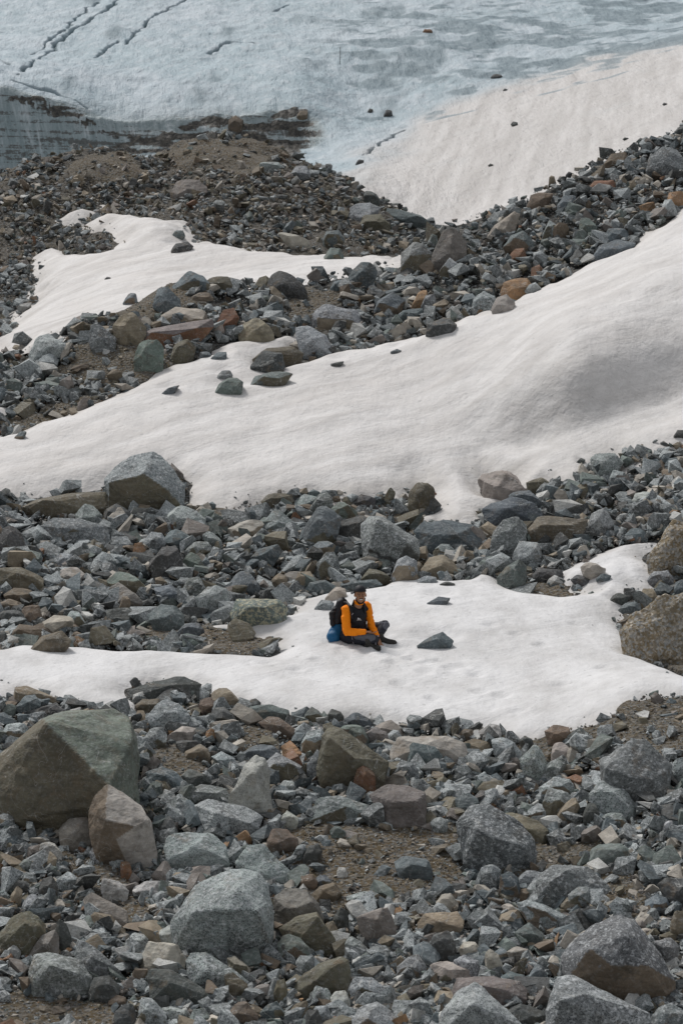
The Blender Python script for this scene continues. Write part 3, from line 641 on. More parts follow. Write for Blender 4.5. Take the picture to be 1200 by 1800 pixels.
# ---------------------------------------------------------------- materials
def mat(name):
    m_ = bpy.data.materials.new(name); m_.use_nodes = True; n = m_.node_tree
    return m_, n, n.nodes['Principled BSDF'], n.links.new
def N(n, t, **kw):
    q = n.nodes.new(t)
    for k, v in kw.items():
        if k.startswith('i_'):
            q.inputs[int(k[2:]) if k[2:].isdigit() else k[2:]].default_value = v
        else: setattr(q, k, v)
    return q
def noise(n, vec, scale, detail=3, rough=.55, dist=0):
    q = N(n, 'ShaderNodeTexNoise'); q.inputs['Scale'].default_value = scale; q.inputs['Detail'].default_value = detail
    q.inputs['Roughness'].default_value = rough; q.inputs['Distortion'].default_value = dist
    if vec is not None: n.links.new(vec, q.inputs['Vector'])
    return q.outputs['Fac']
def rng_(n, v, a, b, c=0., d=1.):
    q = N(n, 'ShaderNodeMapRange'); n.links.new(v, q.inputs[0])
    for i, t in enumerate((a, b, c, d)): q.inputs[i + 1].default_value = t
    return q.outputs[0]
def mix(n, f, a, b, mode='MIX'):
    q = N(n, 'ShaderNodeMix', data_type='RGBA', blend_type=mode)
    for i, v in ((0, f), (6, a), (7, b)):
        if hasattr(v, 'node'): n.links.new(v, q.inputs[i])
        else: q.inputs[i].default_value = v if i == 0 or len(v) == 4 else (*v, 1)
    return q.outputs[2]
def mth(n, op, a, b=0.):
    q = N(n, 'ShaderNodeMath', operation=op)
    for i, v in ((0, a), (1, b)):
        if hasattr(v, 'node'): n.links.new(v, q.inputs[i])
        else: q.inputs[i].default_value = v
    return q.outputs[0]
def bump(n, hsock, strength, dist, bs, prev=None):
    q = N(n, 'ShaderNodeBump'); q.inputs['Strength'].default_value = strength; q.inputs['Distance'].default_value = dist
    n.links.new(hsock, q.inputs['Height'])
    if prev is not None: n.links.new(prev, q.inputs['Normal'])
    if bs is not None: n.links.new(q.outputs[0], bs.inputs['Normal'])
    return q.outputs[0]
def mapping(n, vec, scale, rot=(0, 0, 0)):
    q = N(n, 'ShaderNodeMapping'); q.inputs['Scale'].default_value = scale; q.inputs['Rotation'].default_value = rot
    n.links.new(vec, q.inputs[0]); return q.outputs[0]

def rock_material(hero):
    m_, n, bs, L = mat('weathered_rock' if hero else 'rubble_rock')
    geo = N(n, 'ShaderNodeNewGeometry'); pos = geo.outputs['Position']
    at = N(n, 'ShaderNodeAttribute', attribute_name='tint'); col = at.outputs['Color']
    gs = N(n, 'ShaderNodeAttribute', attribute_name='grain').outputs['Fac']     # speckle strength of the stone
    st = N(n, 'ShaderNodeAttribute', attribute_name='stain').outputs['Fac']     # iron staining of the stone
    oi = N(n, 'ShaderNodeObjectInfo')
    off = N(n, 'ShaderNodeVectorMath', operation='MULTIPLY_ADD'); L(oi.outputs['Random'], off.inputs[0]); off.inputs[1].default_value = (37, 53, 71); L(pos, off.inputs[2])
    v = off.outputs[0]
    f1 = noise(n, v, 1.7, 4, .6); f2 = noise(n, v, 7, 4, .65, .4)
    sp = noise(n, v, 62, 2, .7); sp2 = noise(n, v, 24, 3, .7)
    c = mix(n, rng_(n, f1, .35, .68, 0, .55), col, mix(n, 1., col, (.72, .74, .76), 'MULTIPLY'))
    c = mix(n, mth(n, 'MULTIPLY', rng_(n, f2, .48, .66, 0, .55), st), c, (.19, .135, .08))
    c = mix(n, rng_(n, f2, .52, .30, 0, .55), c, mix(n, 1., c, (1.5, 1.48, 1.42), 'MULTIPLY'))
    c = mix(n, rng_(n, noise(n, v, 3.3, 5, .7), .54, .66, 0, .5), c, (.06, .058, .05))
    # granite: dark mica and pale feldspar grains
    c = mix(n, mth(n, 'MULTIPLY', rng_(n, sp, .50, .40, 0, 1.), gs), c, (.03, .034, .037))
    c = mix(n, mth(n, 'MULTIPLY', rng_(n, sp2, .52, .62, 0, .9), gs), c, (.50, .52, .53))
    # bedding streaks
    sv = mapping(n, v, (2.5, 2.5, 17), (.5, .35, 0)); f3 = noise(n, sv, 1.0, 4, .6, .3)
    c = mix(n, rng_(n, f3, .5, .72, 0, .34), c, mix(n, 1., c, (1.5, 1.5, 1.48), 'MULTIPLY'))
    c = mix(n, rng_(n, f3, .45, .28, 0, .40), c, mix(n, 1., c, (.55, .55, .56), 'MULTIPLY'))
    vn = noise(n, v, 2.1, 3, .5, 1.2); vein = mth(n, 'ABSOLUTE', mth(n, 'SUBTRACT', vn, .43))
    c = mix(n, rng_(n, vein, .004, .0015, 0, .55), c, (.45, .45, .43))
    lic = noise(n, v, 16, 3, .75, .3)
    la = N(n, 'ShaderNodeAttribute', attribute_name='lichen').outputs['Fac']
    c = mix(n, mth(n, 'MULTIPLY', rng_(n, lic, .50, .56, 0, .9), la), c, (.40, .38, .27))
    L(c, bs.inputs['Base Color']); bs.inputs['Roughness'].default_value = .82
    bs.inputs['Specular IOR Level'].default_value = .35
    b1 = bump(n, noise(n, v, 5, 6, .60, .2), .75, .045, None)
    b2 = bump(n, f3, .5, .02, None, b1)
    bump(n, noise(n, v, 34, 4, .7), .5, .007, bs, b2)
    return m_
M_ROCK = rock_material(True)

def ground_material(nm='glacial_gravel', k=1.):
    m_, n, bs, L = mat(nm)
    pos = N(n, 'ShaderNodeNewGeometry').outputs['Position']
    vo = N(n, 'ShaderNodeTexVoronoi'); vo.inputs['Scale'].default_value = 34; L(pos, vo.inputs['Vector'])
    vo2 = N(n, 'ShaderNodeTexVoronoi'); vo2.inputs['Scale'].default_value = 15; L(pos, vo2.inputs['Vector'])
    big = noise(n, pos, .45, 4, .6)
    so_ = N(n, 'ShaderNodeAttribute', attribute_name='soil').outputs['Fac']
    soil = mix(n, rng_(n, big, .38, .62), (.118, .090, .054), (.108, .090, .062))
    soil = mix(n, so_, (.034, .033, .030), soil)  # near-black away from soil: shade of the gaps between stones, painted in
    hs = N(n, 'ShaderNodeSeparateColor'); L(vo.outputs['Color'], hs.inputs[0])
    c = mix(n, rng_(n, hs.outputs[0], .5, 1., 0, .8), soil, (.27, .25, .22))
    c = mix(n, rng_(n, hs.outputs[1], .65, 1., 0, .7), c, (.15, .165, .175))
    hs2 = N(n, 'ShaderNodeSeparateColor'); L(vo2.outputs['Color'], hs2.inputs[0])
    c = mix(n, rng_(n, hs2.outputs[0], .7, 1., 0, .6), c, (.20, .20, .195))
    fine = noise(n, pos, 30, 5, .7)
    c = mix(n, rng_(n, fine, .5, .3, 0, .6), c, (.06, .05, .038))
    if k != 1: c = mix(n, 1., c, (k, k, k), 'MULTIPLY')
    L(c, bs.inputs['Base Color']); bs.inputs['Roughness'].default_value = .95; bs.inputs['Specular IOR Level'].default_value = .15
    b1 = bump(n, vo.outputs['Distance'], -.8, .03, None) ; n.nodes[-1].invert = False
    b2 = bump(n, vo2.outputs['Distance'], .8, .05, None, b1)
    bump(n, fine, .9, .03, bs, b2)
    return m_
M_GROUND = ground_material()
M_MUD = ground_material('dry_boulder_clay', 2.3)

def snow_material():
    m_, n, bs, L = mat('old_dirty_snow')
    pos = N(n, 'ShaderNodeNewGeometry').outputs['Position']
    st = mapping(n, mapping(n, pos, (1, 1, 1), (0, 0, -.66)), (.13, 1.1, .6)); f1 = noise(n, st, 1.7, 6, .62, .5); clean = N(n, 'ShaderNodeAttribute', attribute_name='clean').outputs['Fac']
    blot = noise(n, mapping(n, pos, (.8, .5, 1)), 1.6, 6, .65)
    f2 = noise(n, pos, .5, 4, .6, .3); f3 = noise(n, pos, 5, 4, .65); g = noise(n, pos, 95, 2, .6)
    edge = N(n, 'ShaderNodeAttribute', attribute_name='edge').outputs['Fac']
    c = mix(n, rng_(n, f1, .40, .68), (.70, .682, .667), (.525, .502, .482))
    c = mix(n, rng_(n, f2, .50, .75, 0, .7), c, (.66, .63, .605))
    c = mix(n, rng_(n, f3, .55, .78, 0, .55), c, (.59, .575, .56))
    c = mix(n, rng_(n, f3, .42, .25, 0, .5), c, (.76, .76, .76))
    c = mix(n, rng_(n, g, .40, .30, 0, .5), c, (.42, .39, .36))
    c = mix(n, clean, c, mix(n, rng_(n, blot, .40, .66), (.69, .69, .695), (.50, .495, .49)))
    c = mix(n, rng_(n, noise(n, pos, 9, 3, .6), .63, .71, 0, .6), c, (.42, .42, .41))
    c = mix(n, mth(n, 'MULTIPLY', rng_(n, f3, .3, .7, .3, 1.), edge), c, (.50, .47, .43))
    # painted shade: mottled grey mixed into the snow colour of the bank hollow
    gr = N(n, 'ShaderNodeAttribute', attribute_name='bank_shade').outputs['Fac']
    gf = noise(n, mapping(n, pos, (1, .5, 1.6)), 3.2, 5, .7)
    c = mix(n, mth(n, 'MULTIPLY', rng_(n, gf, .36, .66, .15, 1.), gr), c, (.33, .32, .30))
    L(c, bs.inputs['Base Color']); bs.inputs['Roughness'].default_value = .75; bs.inputs['Specular IOR Level'].default_value = .25
    bs.inputs['Subsurface Weight'].default_value = 0
    b1 = bump(n, noise(n, mapping(n, pos, (1, .6, 1)), 1.9, 4, .55), .55, .16, None)
    b3 = bump(n, f1, .45, .08, None, b1)
    b2 = bump(n, noise(n, pos, 13, 4, .65), .55, .02, None, b3)
    bump(n, g, .35, .006, bs, b2)
    return m_
M_SNOW = snow_material()

def glacier_material():
    m_, n, bs, L = mat('glacier_ice')
    pos = N(n, 'ShaderNodeNewGeometry').outputs['Position']
    A = lambda s: N(n, 'ShaderNodeAttribute', attribute_name=s).outputs['Fac']
    f1 = noise(n, mapping(n, pos, (.5, .30, .5)), 1.0, 6, .68)
    ds = noise(n, mapping(n, mapping(n, pos, (1, 1, 1), (0, 0, -1.15)), (.42, 2.4, .5)), 1.5, 5, .62); f2 = noise(n, pos, .16, 3, .5); f3 = noise(n, mapping(n, pos, (1.2, .5, 1.2)), 1.6, 5, .7)
    c = mix(n, rng_(n, f1, .42, .66), (.47, .535, .58), (.31, .385, .43))
    c = mix(n, rng_(n, f2, .35, .65, 0, .6), c, (.30, .40, .44))
    c = mix(n, rng_(n, f3, .5, .36, 0, .6), c, (.54, .59, .625))
    iced = mix(n, rng_(n, f3, .35, .65), (.125, .18, .21), (.22, .285, .32))
    c = mix(n, rng_(n, ds, .53, .63, 0, .6), c, (.30, .365, .40))
    c = mix(n, A('ice'), c, iced)
    pink = mix(n, rng_(n, noise(n, mapping(n, mapping(n, pos, (1, 1, 1), (0, 0, .12)), (1.1, .07, .2)), 1.5, 5, .65), .38, .62), (.60, .578, .56), (.475, .452, .432))
    pink = mix(n, rng_(n, f1, .55, .75, 0, .5), pink, (.56, .56, .55))
    dd = mth(n, 'MULTIPLY', A('dirty'), mth(n, 'SUBTRACT', 1., mth(n, 'MULTIPLY', A('ice'), .75)))
    c = mix(n, dd, c, pink)
    # ice cliff: melt streaks running down and thin dirt bands
    cv = mapping(n, mapping(n, pos, (1, 1, 1), (0, .22, 0)), (4.2, .5, .35)); cs = noise(n, cv, 1.0, 5, .7)
    ch = mapping(n, mapping(n, pos, (1, 1, 1), (0, -.03, 0)), (.16, .1, 4.0)); hb = noise(n, ch, 1.0, 5, .7, .6)
    cl = mix(n, rng_(n, cs, .36, .66), (.38, .44, .455), (.22, .275, .285))
    fd = noise(n, pos, 3.5, 6, .75)
    cl = mix(n, rng_(n, mth(n, 'ADD', hb, mth(n, 'MULTIPLY', fd, .8)), .93, 1.0, 0, .8), cl, (.085, .078, .068))
    cl = mix(n, rng_(n, cs, .42, .34, 0, .5), cl, (.56, .60, .62))
    c = mix(n, A('cliff'), c, cl)
    dbc = mix(n, rng_(n, noise(n, pos, 6, 5, .75), .4, .65), (.035, .035, .034), (.14, .128, .108))
    dn = noise(n, mapping(n, pos, (.9, .9, 3.4)), 2.2, 8, .78)
    c = mix(n, rng_(n, mth(n, 'SUBTRACT', A('debris'), dn), -.07, .05), c, dbc)
    c = mix(n, A('crack'), c, (.07, .12, .14))
    L(c, bs.inputs['Base Color']); bs.inputs['Roughness'].default_value = .6; bs.inputs['Specular IOR Level'].default_value = .3
    b1 = bump(n, ds, -.9, .25, None); b1 = bump(n, noise(n, mapping(n, pos, (1, .5, 1)), .8, 5, .6), .8, .5, None, b1); b2 = bump(n, noise(n, pos, 5, 4, .7), .6, .08, None, b1); bump(n, cs, .5, .25, bs, b2)
    return m_
M_GLACIER = glacier_material()

def simple(name, color, rough=.8, nscale=0, namt=.3, bmp=0, bscale=60, spec=.3):
    m_, n, bs, L = mat(name); bs.inputs['Roughness'].default_value = rough; bs.inputs['Specular IOR Level'].default_value = spec
    pos = N(n, 'ShaderNodeTexCoord').outputs['Object']
    f = noise(n, pos, nscale or 20, 4, .6)
    c = mix(n, rng_(n, f, .35, .65, 0, namt), color, tuple(v * .55 for v in color))
    L(c, bs.inputs['Base Color'])
    if bmp: bump(n, noise(n, pos, bscale, 4, .6), bmp, .01, bs)
    return m_

# ---------------------------------------------------------------- mesh helpers
def mesh_np(name, V, F, mt, smooth=True, attrs=None, cols=None, parent=None):
    """V (n,3); F (m,k) array of equal-sided faces"""
    me = bpy.data.meshes.new(name); V = np.ascontiguousarray(V, np.float32); F = np.ascontiguousarray(F, np.int32)
    me.vertices.add(len(V)); me.vertices.foreach_set('co', V.ravel())
    k = F.shape[1]; me.loops.add(F.size); me.loops.foreach_set('vertex_index', F.ravel())
    me.polygons.add(len(F)); me.polygons.foreach_set('loop_start', np.arange(0, F.size, k, dtype=np.int32))
    try: me.polygons.foreach_set('loop_total', np.full(len(F), k, np.int32))
    except Exception: pass
    me.polygons.foreach_set('use_smooth', np.full(len(F), smooth, bool))
    me.update(calc_edges=True); me.validate()
    for a, v in (attrs or {}).items():
        q = me.attributes.new(a, 'FLOAT', 'POINT'); q.data.foreach_set('value', np.ascontiguousarray(v, np.float32).ravel())
    if cols is not None:
        q = me.attributes.new('tint', 'FLOAT_COLOR', 'POINT'); c4 = np.ones((len(V), 4), np.float32); c4[:, :3] = cols; q.data.foreach_set('color', c4.ravel())
    if mt: me.materials.append(mt)
    o = bpy.data.objects.new(name, me); COL.objects.link(o)
    if parent: o.parent = parent
    return o
def sheet(name, Zs, sl_, mt, keep=None, attrs=None, xy=None):
    x, y = xy or (XX[:, sl_], YY[:, sl_]); z = Zs
    nr, nk = x.shape; idx = np.arange(nr * nk).reshape(nr, nk)
    F = np.stack([idx[:-1, :-1], idx[1:, :-1], idx[1:, 1:], idx[:-1, 1:]], -1).reshape(-1, 4)
    if keep is not None:
        kq = (keep[:-1, :-1] | keep[1:, :-1] | keep[1:, 1:] | keep[:-1, 1:]).ravel(); F = F[kq]
    V = np.stack([x, y, z], -1).reshape(-1, 3)
    used = np.zeros(len(V), bool); used[F] = True; re = np.cumsum(used) - 1
    at = {k_: v.reshape(-1)[used] for k_, v in (attrs or {}).items()}
    o = mesh_np(name, V[used], re[F], mt, True, at); o['kind'] = 'structure'; return o
def tag(o, label, cat, group=None, kind=None):
    if label: o['label'] = label
    if cat: o['category'] = cat
    if group: o['group'] = group
    if kind: o['kind'] = kind
    return o

def inpoly(poly, x, y):
    ins = np.zeros(np.shape(x), bool); n_ = len(poly)
    for i in range(n_):
        x0, y0 = poly[i]; x1, y1 = poly[(i + 1) % n_]
        ins ^= ((y0 > y) != (y1 > y)) & (x < x0 + (y - y0) * (x1 - x0) / ((y1 - y0) or 1e-9))
    return ins
kg = np.searchsorted(DIST, 91)
DIRT = [P(s_) for s_ in ("470,1470 560,1440 640,1450 790,1440 810,1500 830,1560 700,1590 560,1600 520,1540", "890,1310 960,1272 1060,1235 1210,1220 1210,1330 1120,1330 1040,1300 960,1330", "-20,1740 60,1745 200,1760 200,1810 -20,1810",
        "262,1300 340,1325 370,1370 300,1385 262,1340", "395,1275 480,1275 490,1320 420,1330", "100,1500 200,1510 240,1560 280,1640 230,1640 150,1560", "380,1100 450,1110 490,1145 420,1152 260,1120 260,1095",
        "880,1495 1060,1470 1060,1500 960,1530 900,1530", "1050,1530 1130,1530 1130,1600 1060,1590", "1090,1085 1210,1050 1210,1190 1120,1140", "130,600 260,600 300,640 210,680 100,660", "230,500 300,500 380,530 270,560 190,550", "500,500 610,505 590,560 500,560",
        "280,240 470,245 500,270 430,300 310,300 275,270", "150,272 220,265 270,310 180,320 100,310", "640,905 730,905 740,945 680,905", "360,890 460,880 470,905 380,920", "920,1020 1010,1030 1000,1050 920,1045", "0,740 150,690 200,700 60,760")]
gpx_, gpy_ = proj(XX[:, :kg + 1], YY[:, :kg + 1], ZG[:, :kg + 1])
def in_dirt(px, py):
    px = px + 9 * vnoise(px / 21, py / 21, seed=5) + 5 * vnoise(px / 7, py / 7, seed=15); py = py + 8 * vnoise(px / 17, py / 17, seed=6)
    d_ = np.zeros(np.shape(px), bool)
    for q_ in DIRT: d_ |= inpoly(q_, px, py)
    return d_
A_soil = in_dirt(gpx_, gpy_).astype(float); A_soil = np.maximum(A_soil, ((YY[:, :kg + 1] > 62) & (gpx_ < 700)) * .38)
sink = .085 * (YY[:, :kg + 1] / 34) * (1 - np.minimum(A_soil * 1.5, 1)) * np.clip(om[:, :kg + 1], 0, 1)      # the stones are piled, the fines lie deeper between them
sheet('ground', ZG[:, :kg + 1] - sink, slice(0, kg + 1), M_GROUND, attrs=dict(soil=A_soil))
sheet('glacier', gz, None, M_GLACIER, xy=(gx, gy), attrs=dict(ice=A_ice, dirty=A_dirty, cliff=A_cliff, debris=A_deb, crack=A_crk))
for sl_, t_, nm in snow_parts:
    bank_shade = np.zeros_like(t_)
    if nm == 'slope':   # shade in the hollow under the right hump, painted as grey
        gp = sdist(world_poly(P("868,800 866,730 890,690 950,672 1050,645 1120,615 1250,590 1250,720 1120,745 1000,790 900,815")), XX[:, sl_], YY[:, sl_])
        bank_shade = 1 / (1 + np.exp(-np.clip(gp + .5 * fbm(XX[:, sl_] / 1.2, YY[:, sl_] / 1.2, seed=91), -9, 9) * 1.4)) * .42
    ed = np.clip(1 - (t_ / (.0042 * YY[:, sl_]) + .1) / .9, 0, 1) * .6
    sheet('snow', ZSN[:, sl_] + t_, sl_, M_SNOW, keep=(t_ > -.0038 * YY[:, sl_]), attrs=dict(edge=ed, bank_shade=bank_shade, clean=np.full(t_.shape, {'lower': .8, 'slope': .1, 'hollow': 0.}[nm])))
# ---------------------------------------------------------------- rocks
PAL = dict(G=(.30, .328, .332), g=(.19, .207, .208), s=(.118, .142, .152), d=(.075, .079, .078), e=(.135, .162, .150), L=(.45, .45, .43), p=(.37, .34, .295),
           t=(.245, .205, .152), b=(.155, .122, .09), r=(.19, .10, .06), o=(.29, .175, .095), n=(.135, .122, .088), m=(.20, .178, .162), E=(.14, .165, .14))
GRAIN = dict(E=.25, G=.75, g=.6, s=.25, d=.15, e=.2, L=.35, p=.12, t=.12, b=.1, r=.1, o=.15, n=.15, m=.15)
STAIN = dict(E=.5, G=.2, g=.2, s=.12, d=.2, e=.3, L=.15, p=.35, t=.5, b=.5, r=.9, o=.9, n=.5, m=.3)
CNAME = dict(E='dark green', G='pale grey granite', g='mid grey', s='blue grey slate', d='dark grey', e='greenish grey', L='whitish', p='pale beige', t='tan', b='brown', r='rust red', o='orange brown', n='earthy olive', m='brownish grey')

def icosphere(sub):
    bm = bmesh.new(); bmesh.ops.create_icosphere(bm, subdivisions=sub, radius=1); bm.verts.ensure_lookup_table()
    V = np.array([v.co[:] for v in bm.verts]); F = np.array([[v.index for v in f.verts] for f in bm.faces]); bm.free()
    V /= np.linalg.norm(V, axis=1)[:, None]; return V, F
ICO = {k: icosphere(k) for k in (3, 4, 5, 6)}
def hull_planes(pts):
    bm = bmesh.new()
    for p_ in pts: bm.verts.new(p_)
    bmesh.ops.convex_hull(bm, input=bm.verts)
    bmesh.ops.recalc_face_normals(bm, faces=bm.faces)
    nn = []
    for f in bm.faces:
        f.normal_update(); n_ = np.array(f.normal[:])
        if f.calc_area() < 1e-7 or np.linalg.norm(n_) < .5: continue
        c_ = np.array(f.calc_center_median()[:]); h_ = float(n_ @ c_)
        if h_ < 0: n_, h_ = -n_, -h_
        nn.append((*n_, max(h_, .03)))
    bm.free(); return np.array(nn)

def rock_mesh(pts, sub, seed, rough, pexp=40, ncut=4):
    """angular rock with worn edges: planes of the hull of pts, sampled radially, then weathered"""
    pts = np.asarray(pts, float); lo, hi = pts.min(0), pts.max(0); c = (lo + hi) / 2; hs = (hi - lo) / 2 + 1e-4
    q = (pts - c) / hs; q -= q.mean(0) * .4; cc = q.mean(0); q = q - cc
    pl = hull_planes(q)
    rs = np.random.default_rng(seed + 77)
    if pexp > 30:                                  # secondary fracture planes
        V0 = ICO[3][0]
        r0 = 1 / (np.clip(V0 @ pl[:, :3].T, 0, None) / pl[:, 3]).max(1); P0 = V0 * r0[:, None]
        add = []
        for _ in range(ncut):
            d_ = rs.normal(size=3); d_[1] -= .5; d_[2] += .35; d_ /= np.linalg.norm(d_)
            add.append((*d_, (P0 @ d_).max() * rs.uniform(.78, .93)))
        if add: pl = np.vstack([pl, add])
    V, F = ICO[sub]
    D_ = V @ pl[:, :3].T; D_ = np.clip(D_, 0, None) / pl[:, 3]
    mx = D_.max(1); pid = D_.argmax(1); r = 1 / (mx * ((D_ / mx[:, None]) ** pexp).sum(1) ** (1 / pexp))
    v = V * r[:, None]
    sc = hs.max(); w_ = (v * hs) / sc            # metric proportions
    o = seed * 7.13
    n1 = fbm(w_[:, 0] * 1.5 + o, w_[:, 1] * 1.5, w_[:, 2] * 1.5, oct=2, seed=seed)
    n2 = vnoise(w_[:, 0] * 4.5 + o, w_[:, 1] * 4.5, w_[:, 2] * 4.5, seed=seed + 3)
    n3 = fbm(w_[:, 0] * 10 + o, w_[:, 1] * 10, w_[:, 2] * 10, oct=2, seed=seed + 5)
    t_ = n1 * 3.0; ter = (np.floor(t_) + np.clip((t_ - np.floor(t_)) * 4, 0, 1)) / 3.0      # stepped breakage
    k_ = 1 + rough * (.012 * n1 + .030 * ter + .012 * n2 + .006 * n3)
    v = v * k_[:, None]
    # colour differs from one broken face to the next
    npl = len(pl); jit = rs.uniform(.80, 1.2, npl); iron = (rs.random(npl) < .22) * 1.0
    nrm = pl[:, :3] / hs * sc; nrm /= np.linalg.norm(nrm, axis=1)[:, None]
    return (v + cc + 0) * hs + c + 0, F, jit[pid], iron[pid], nrm[pid], n1

TAKEN = []        # (polygon, distance) of the traced rocks, so rubble is not laid on top of them
LANDMARKS = [(635, 1085, 'the seated hiker', None), (765, 1128, 'the dark stone lying alone on the lower snow', None), (255, 848, 'the big boulder at the snowfield edge', None),
 (130, 1345, 'the huge green and brown boulder', None), (392, 1600, 'the large speckled boulder', None), (875, 1470, 'the speckled boulder with the drooping right side', None),
 (1090, 1680, 'the great dark boulder', None), (1115, 1360, 'the big rough boulder', None), (680, 950, 'the biggest granite block of the middle band', None),
 (300, 585, 'the long reddish slab on the ridge', None), (503, 497, 'the dark dome rock on the ridge', None), (790, 440, 'the tall brownish crag on the ridge', None),
 (740, 872, 'the boulder in its melt hollow', None), (880, 850, 'the pale boulder ringed by snow', None), (455, 1072, 'the lichen covered boulder', None),
 (600, 1330, 'the pointed greenish pinnacle', None), (440, 1390, 'the ragged white rock', None), (905, 1008, 'the leaning green slab', None),
 (213, 1450, 'the two tone cream and ochre boulder', None), (185, 1605, 'the flat pinkish brown slab', None), (545, 1645, 'the olive ribbed slab', None), (1160, 280, 'the grey boulder on the right skyline', None),
 (1165, 1110, 'the mud covered mound', None), (1050, 1765, 'the pale cracked slab', None), (725, 1525, 'the slate block on open gravel', None),
 (480, 290, 'the flat grey slab on the far mound', None), (640, 370, 'the square grey boulder on the far mound', None), (870, 400, 'the long pale upright slab', None),
 (910, 505, 'the orange and grey block', None), (1065, 812, 'the grey boulder at the right snow edge', None), (30, 955, 'the dark block at the left picture edge', None), (515, 1585, 'the brown ribbed boulder', None),
 (40, 1010, 'the broad olive rock at the left picture edge', None), (290, 1210, 'the stack of dark slabs at the lower snow edge', None), (750, 325, 'the saddle below the far snow bowl', None),
 (875, 130, 'the bare ice streak on the glacier', None), (65, 610, 'the pale boulder at the left ridge end', None)]

SHAPEW = lambda w_, h_: 'flat' if w_ > 2.3 * h_ else ('upright' if h_ > 1.15 * w_ else ('squat' if w_ > 1.6 * h_ else 'blocky'))
LABELS = {}
TWO = {'huge green and brown boulder with a streaked sloping top, left of the lower snow': ('n', -.30, .52),
 'two tone cream and ochre boulder leaning on the huge green boulder': ('b', -.5, .15),
 'big squarish boulder with an ochre face standing against the edge of the snowfield': ('n', -.45, .35),
 'great dark pointed boulder at the lower right with a sunken brown face': ('b', -.55, .3),
 'biggest granite block of the middle rock band, with a dark right side': ('d', -.3, .0),
 'block half orange and half grey at the right snow edge': ('o', -.4, .6),
 'pointed greenish pinnacle rising below the lower snow edge': ('n', -.6, .4),
 'long reddish flat slab lying on the ridge left of centre': ('r', -.5, .3)}
def direction(dx, dy):
    a = math.degrees(math.atan2(-dy, dx)) % 360
    return ['to the right of', 'above and right of', 'above', 'above and left of', 'to the left of', 'below and left of', 'below', 'below and right of'][int(((a + 22.5) % 360) // 45)]
def auto_label(code, w_, h_, cx, cy):
    size = 'small' if w_ < 24 else ('' if w_ < 48 else 'large')
    noun = 'stone' if w_ < 24 else ('rock' if w_ < 60 else 'boulder')
    ls = sorted(LANDMARKS, key=lambda l: math.hypot(l[0] - cx, l[1] - cy))
    ls = [l for l in ls if math.hypot(l[0] - cx, l[1] - cy) > 14]
    for a in range(4):
        l = ls[a]; dd = math.hypot(l[0] - cx, l[1] - cy)
        pre = 'just ' if dd < 75 else ('' if dd < 150 else 'well ')
        for extra in ('', SHAPEW(w_, h_), ):
            s = ' '.join(x for x in (size, extra, CNAME[code], noun, pre + direction(cx - l[0], cy - l[1]), l[2]) if x)
            if s not in LABELS and len(s.split()) <= 16: LABELS[s] = 1; return s
    return s
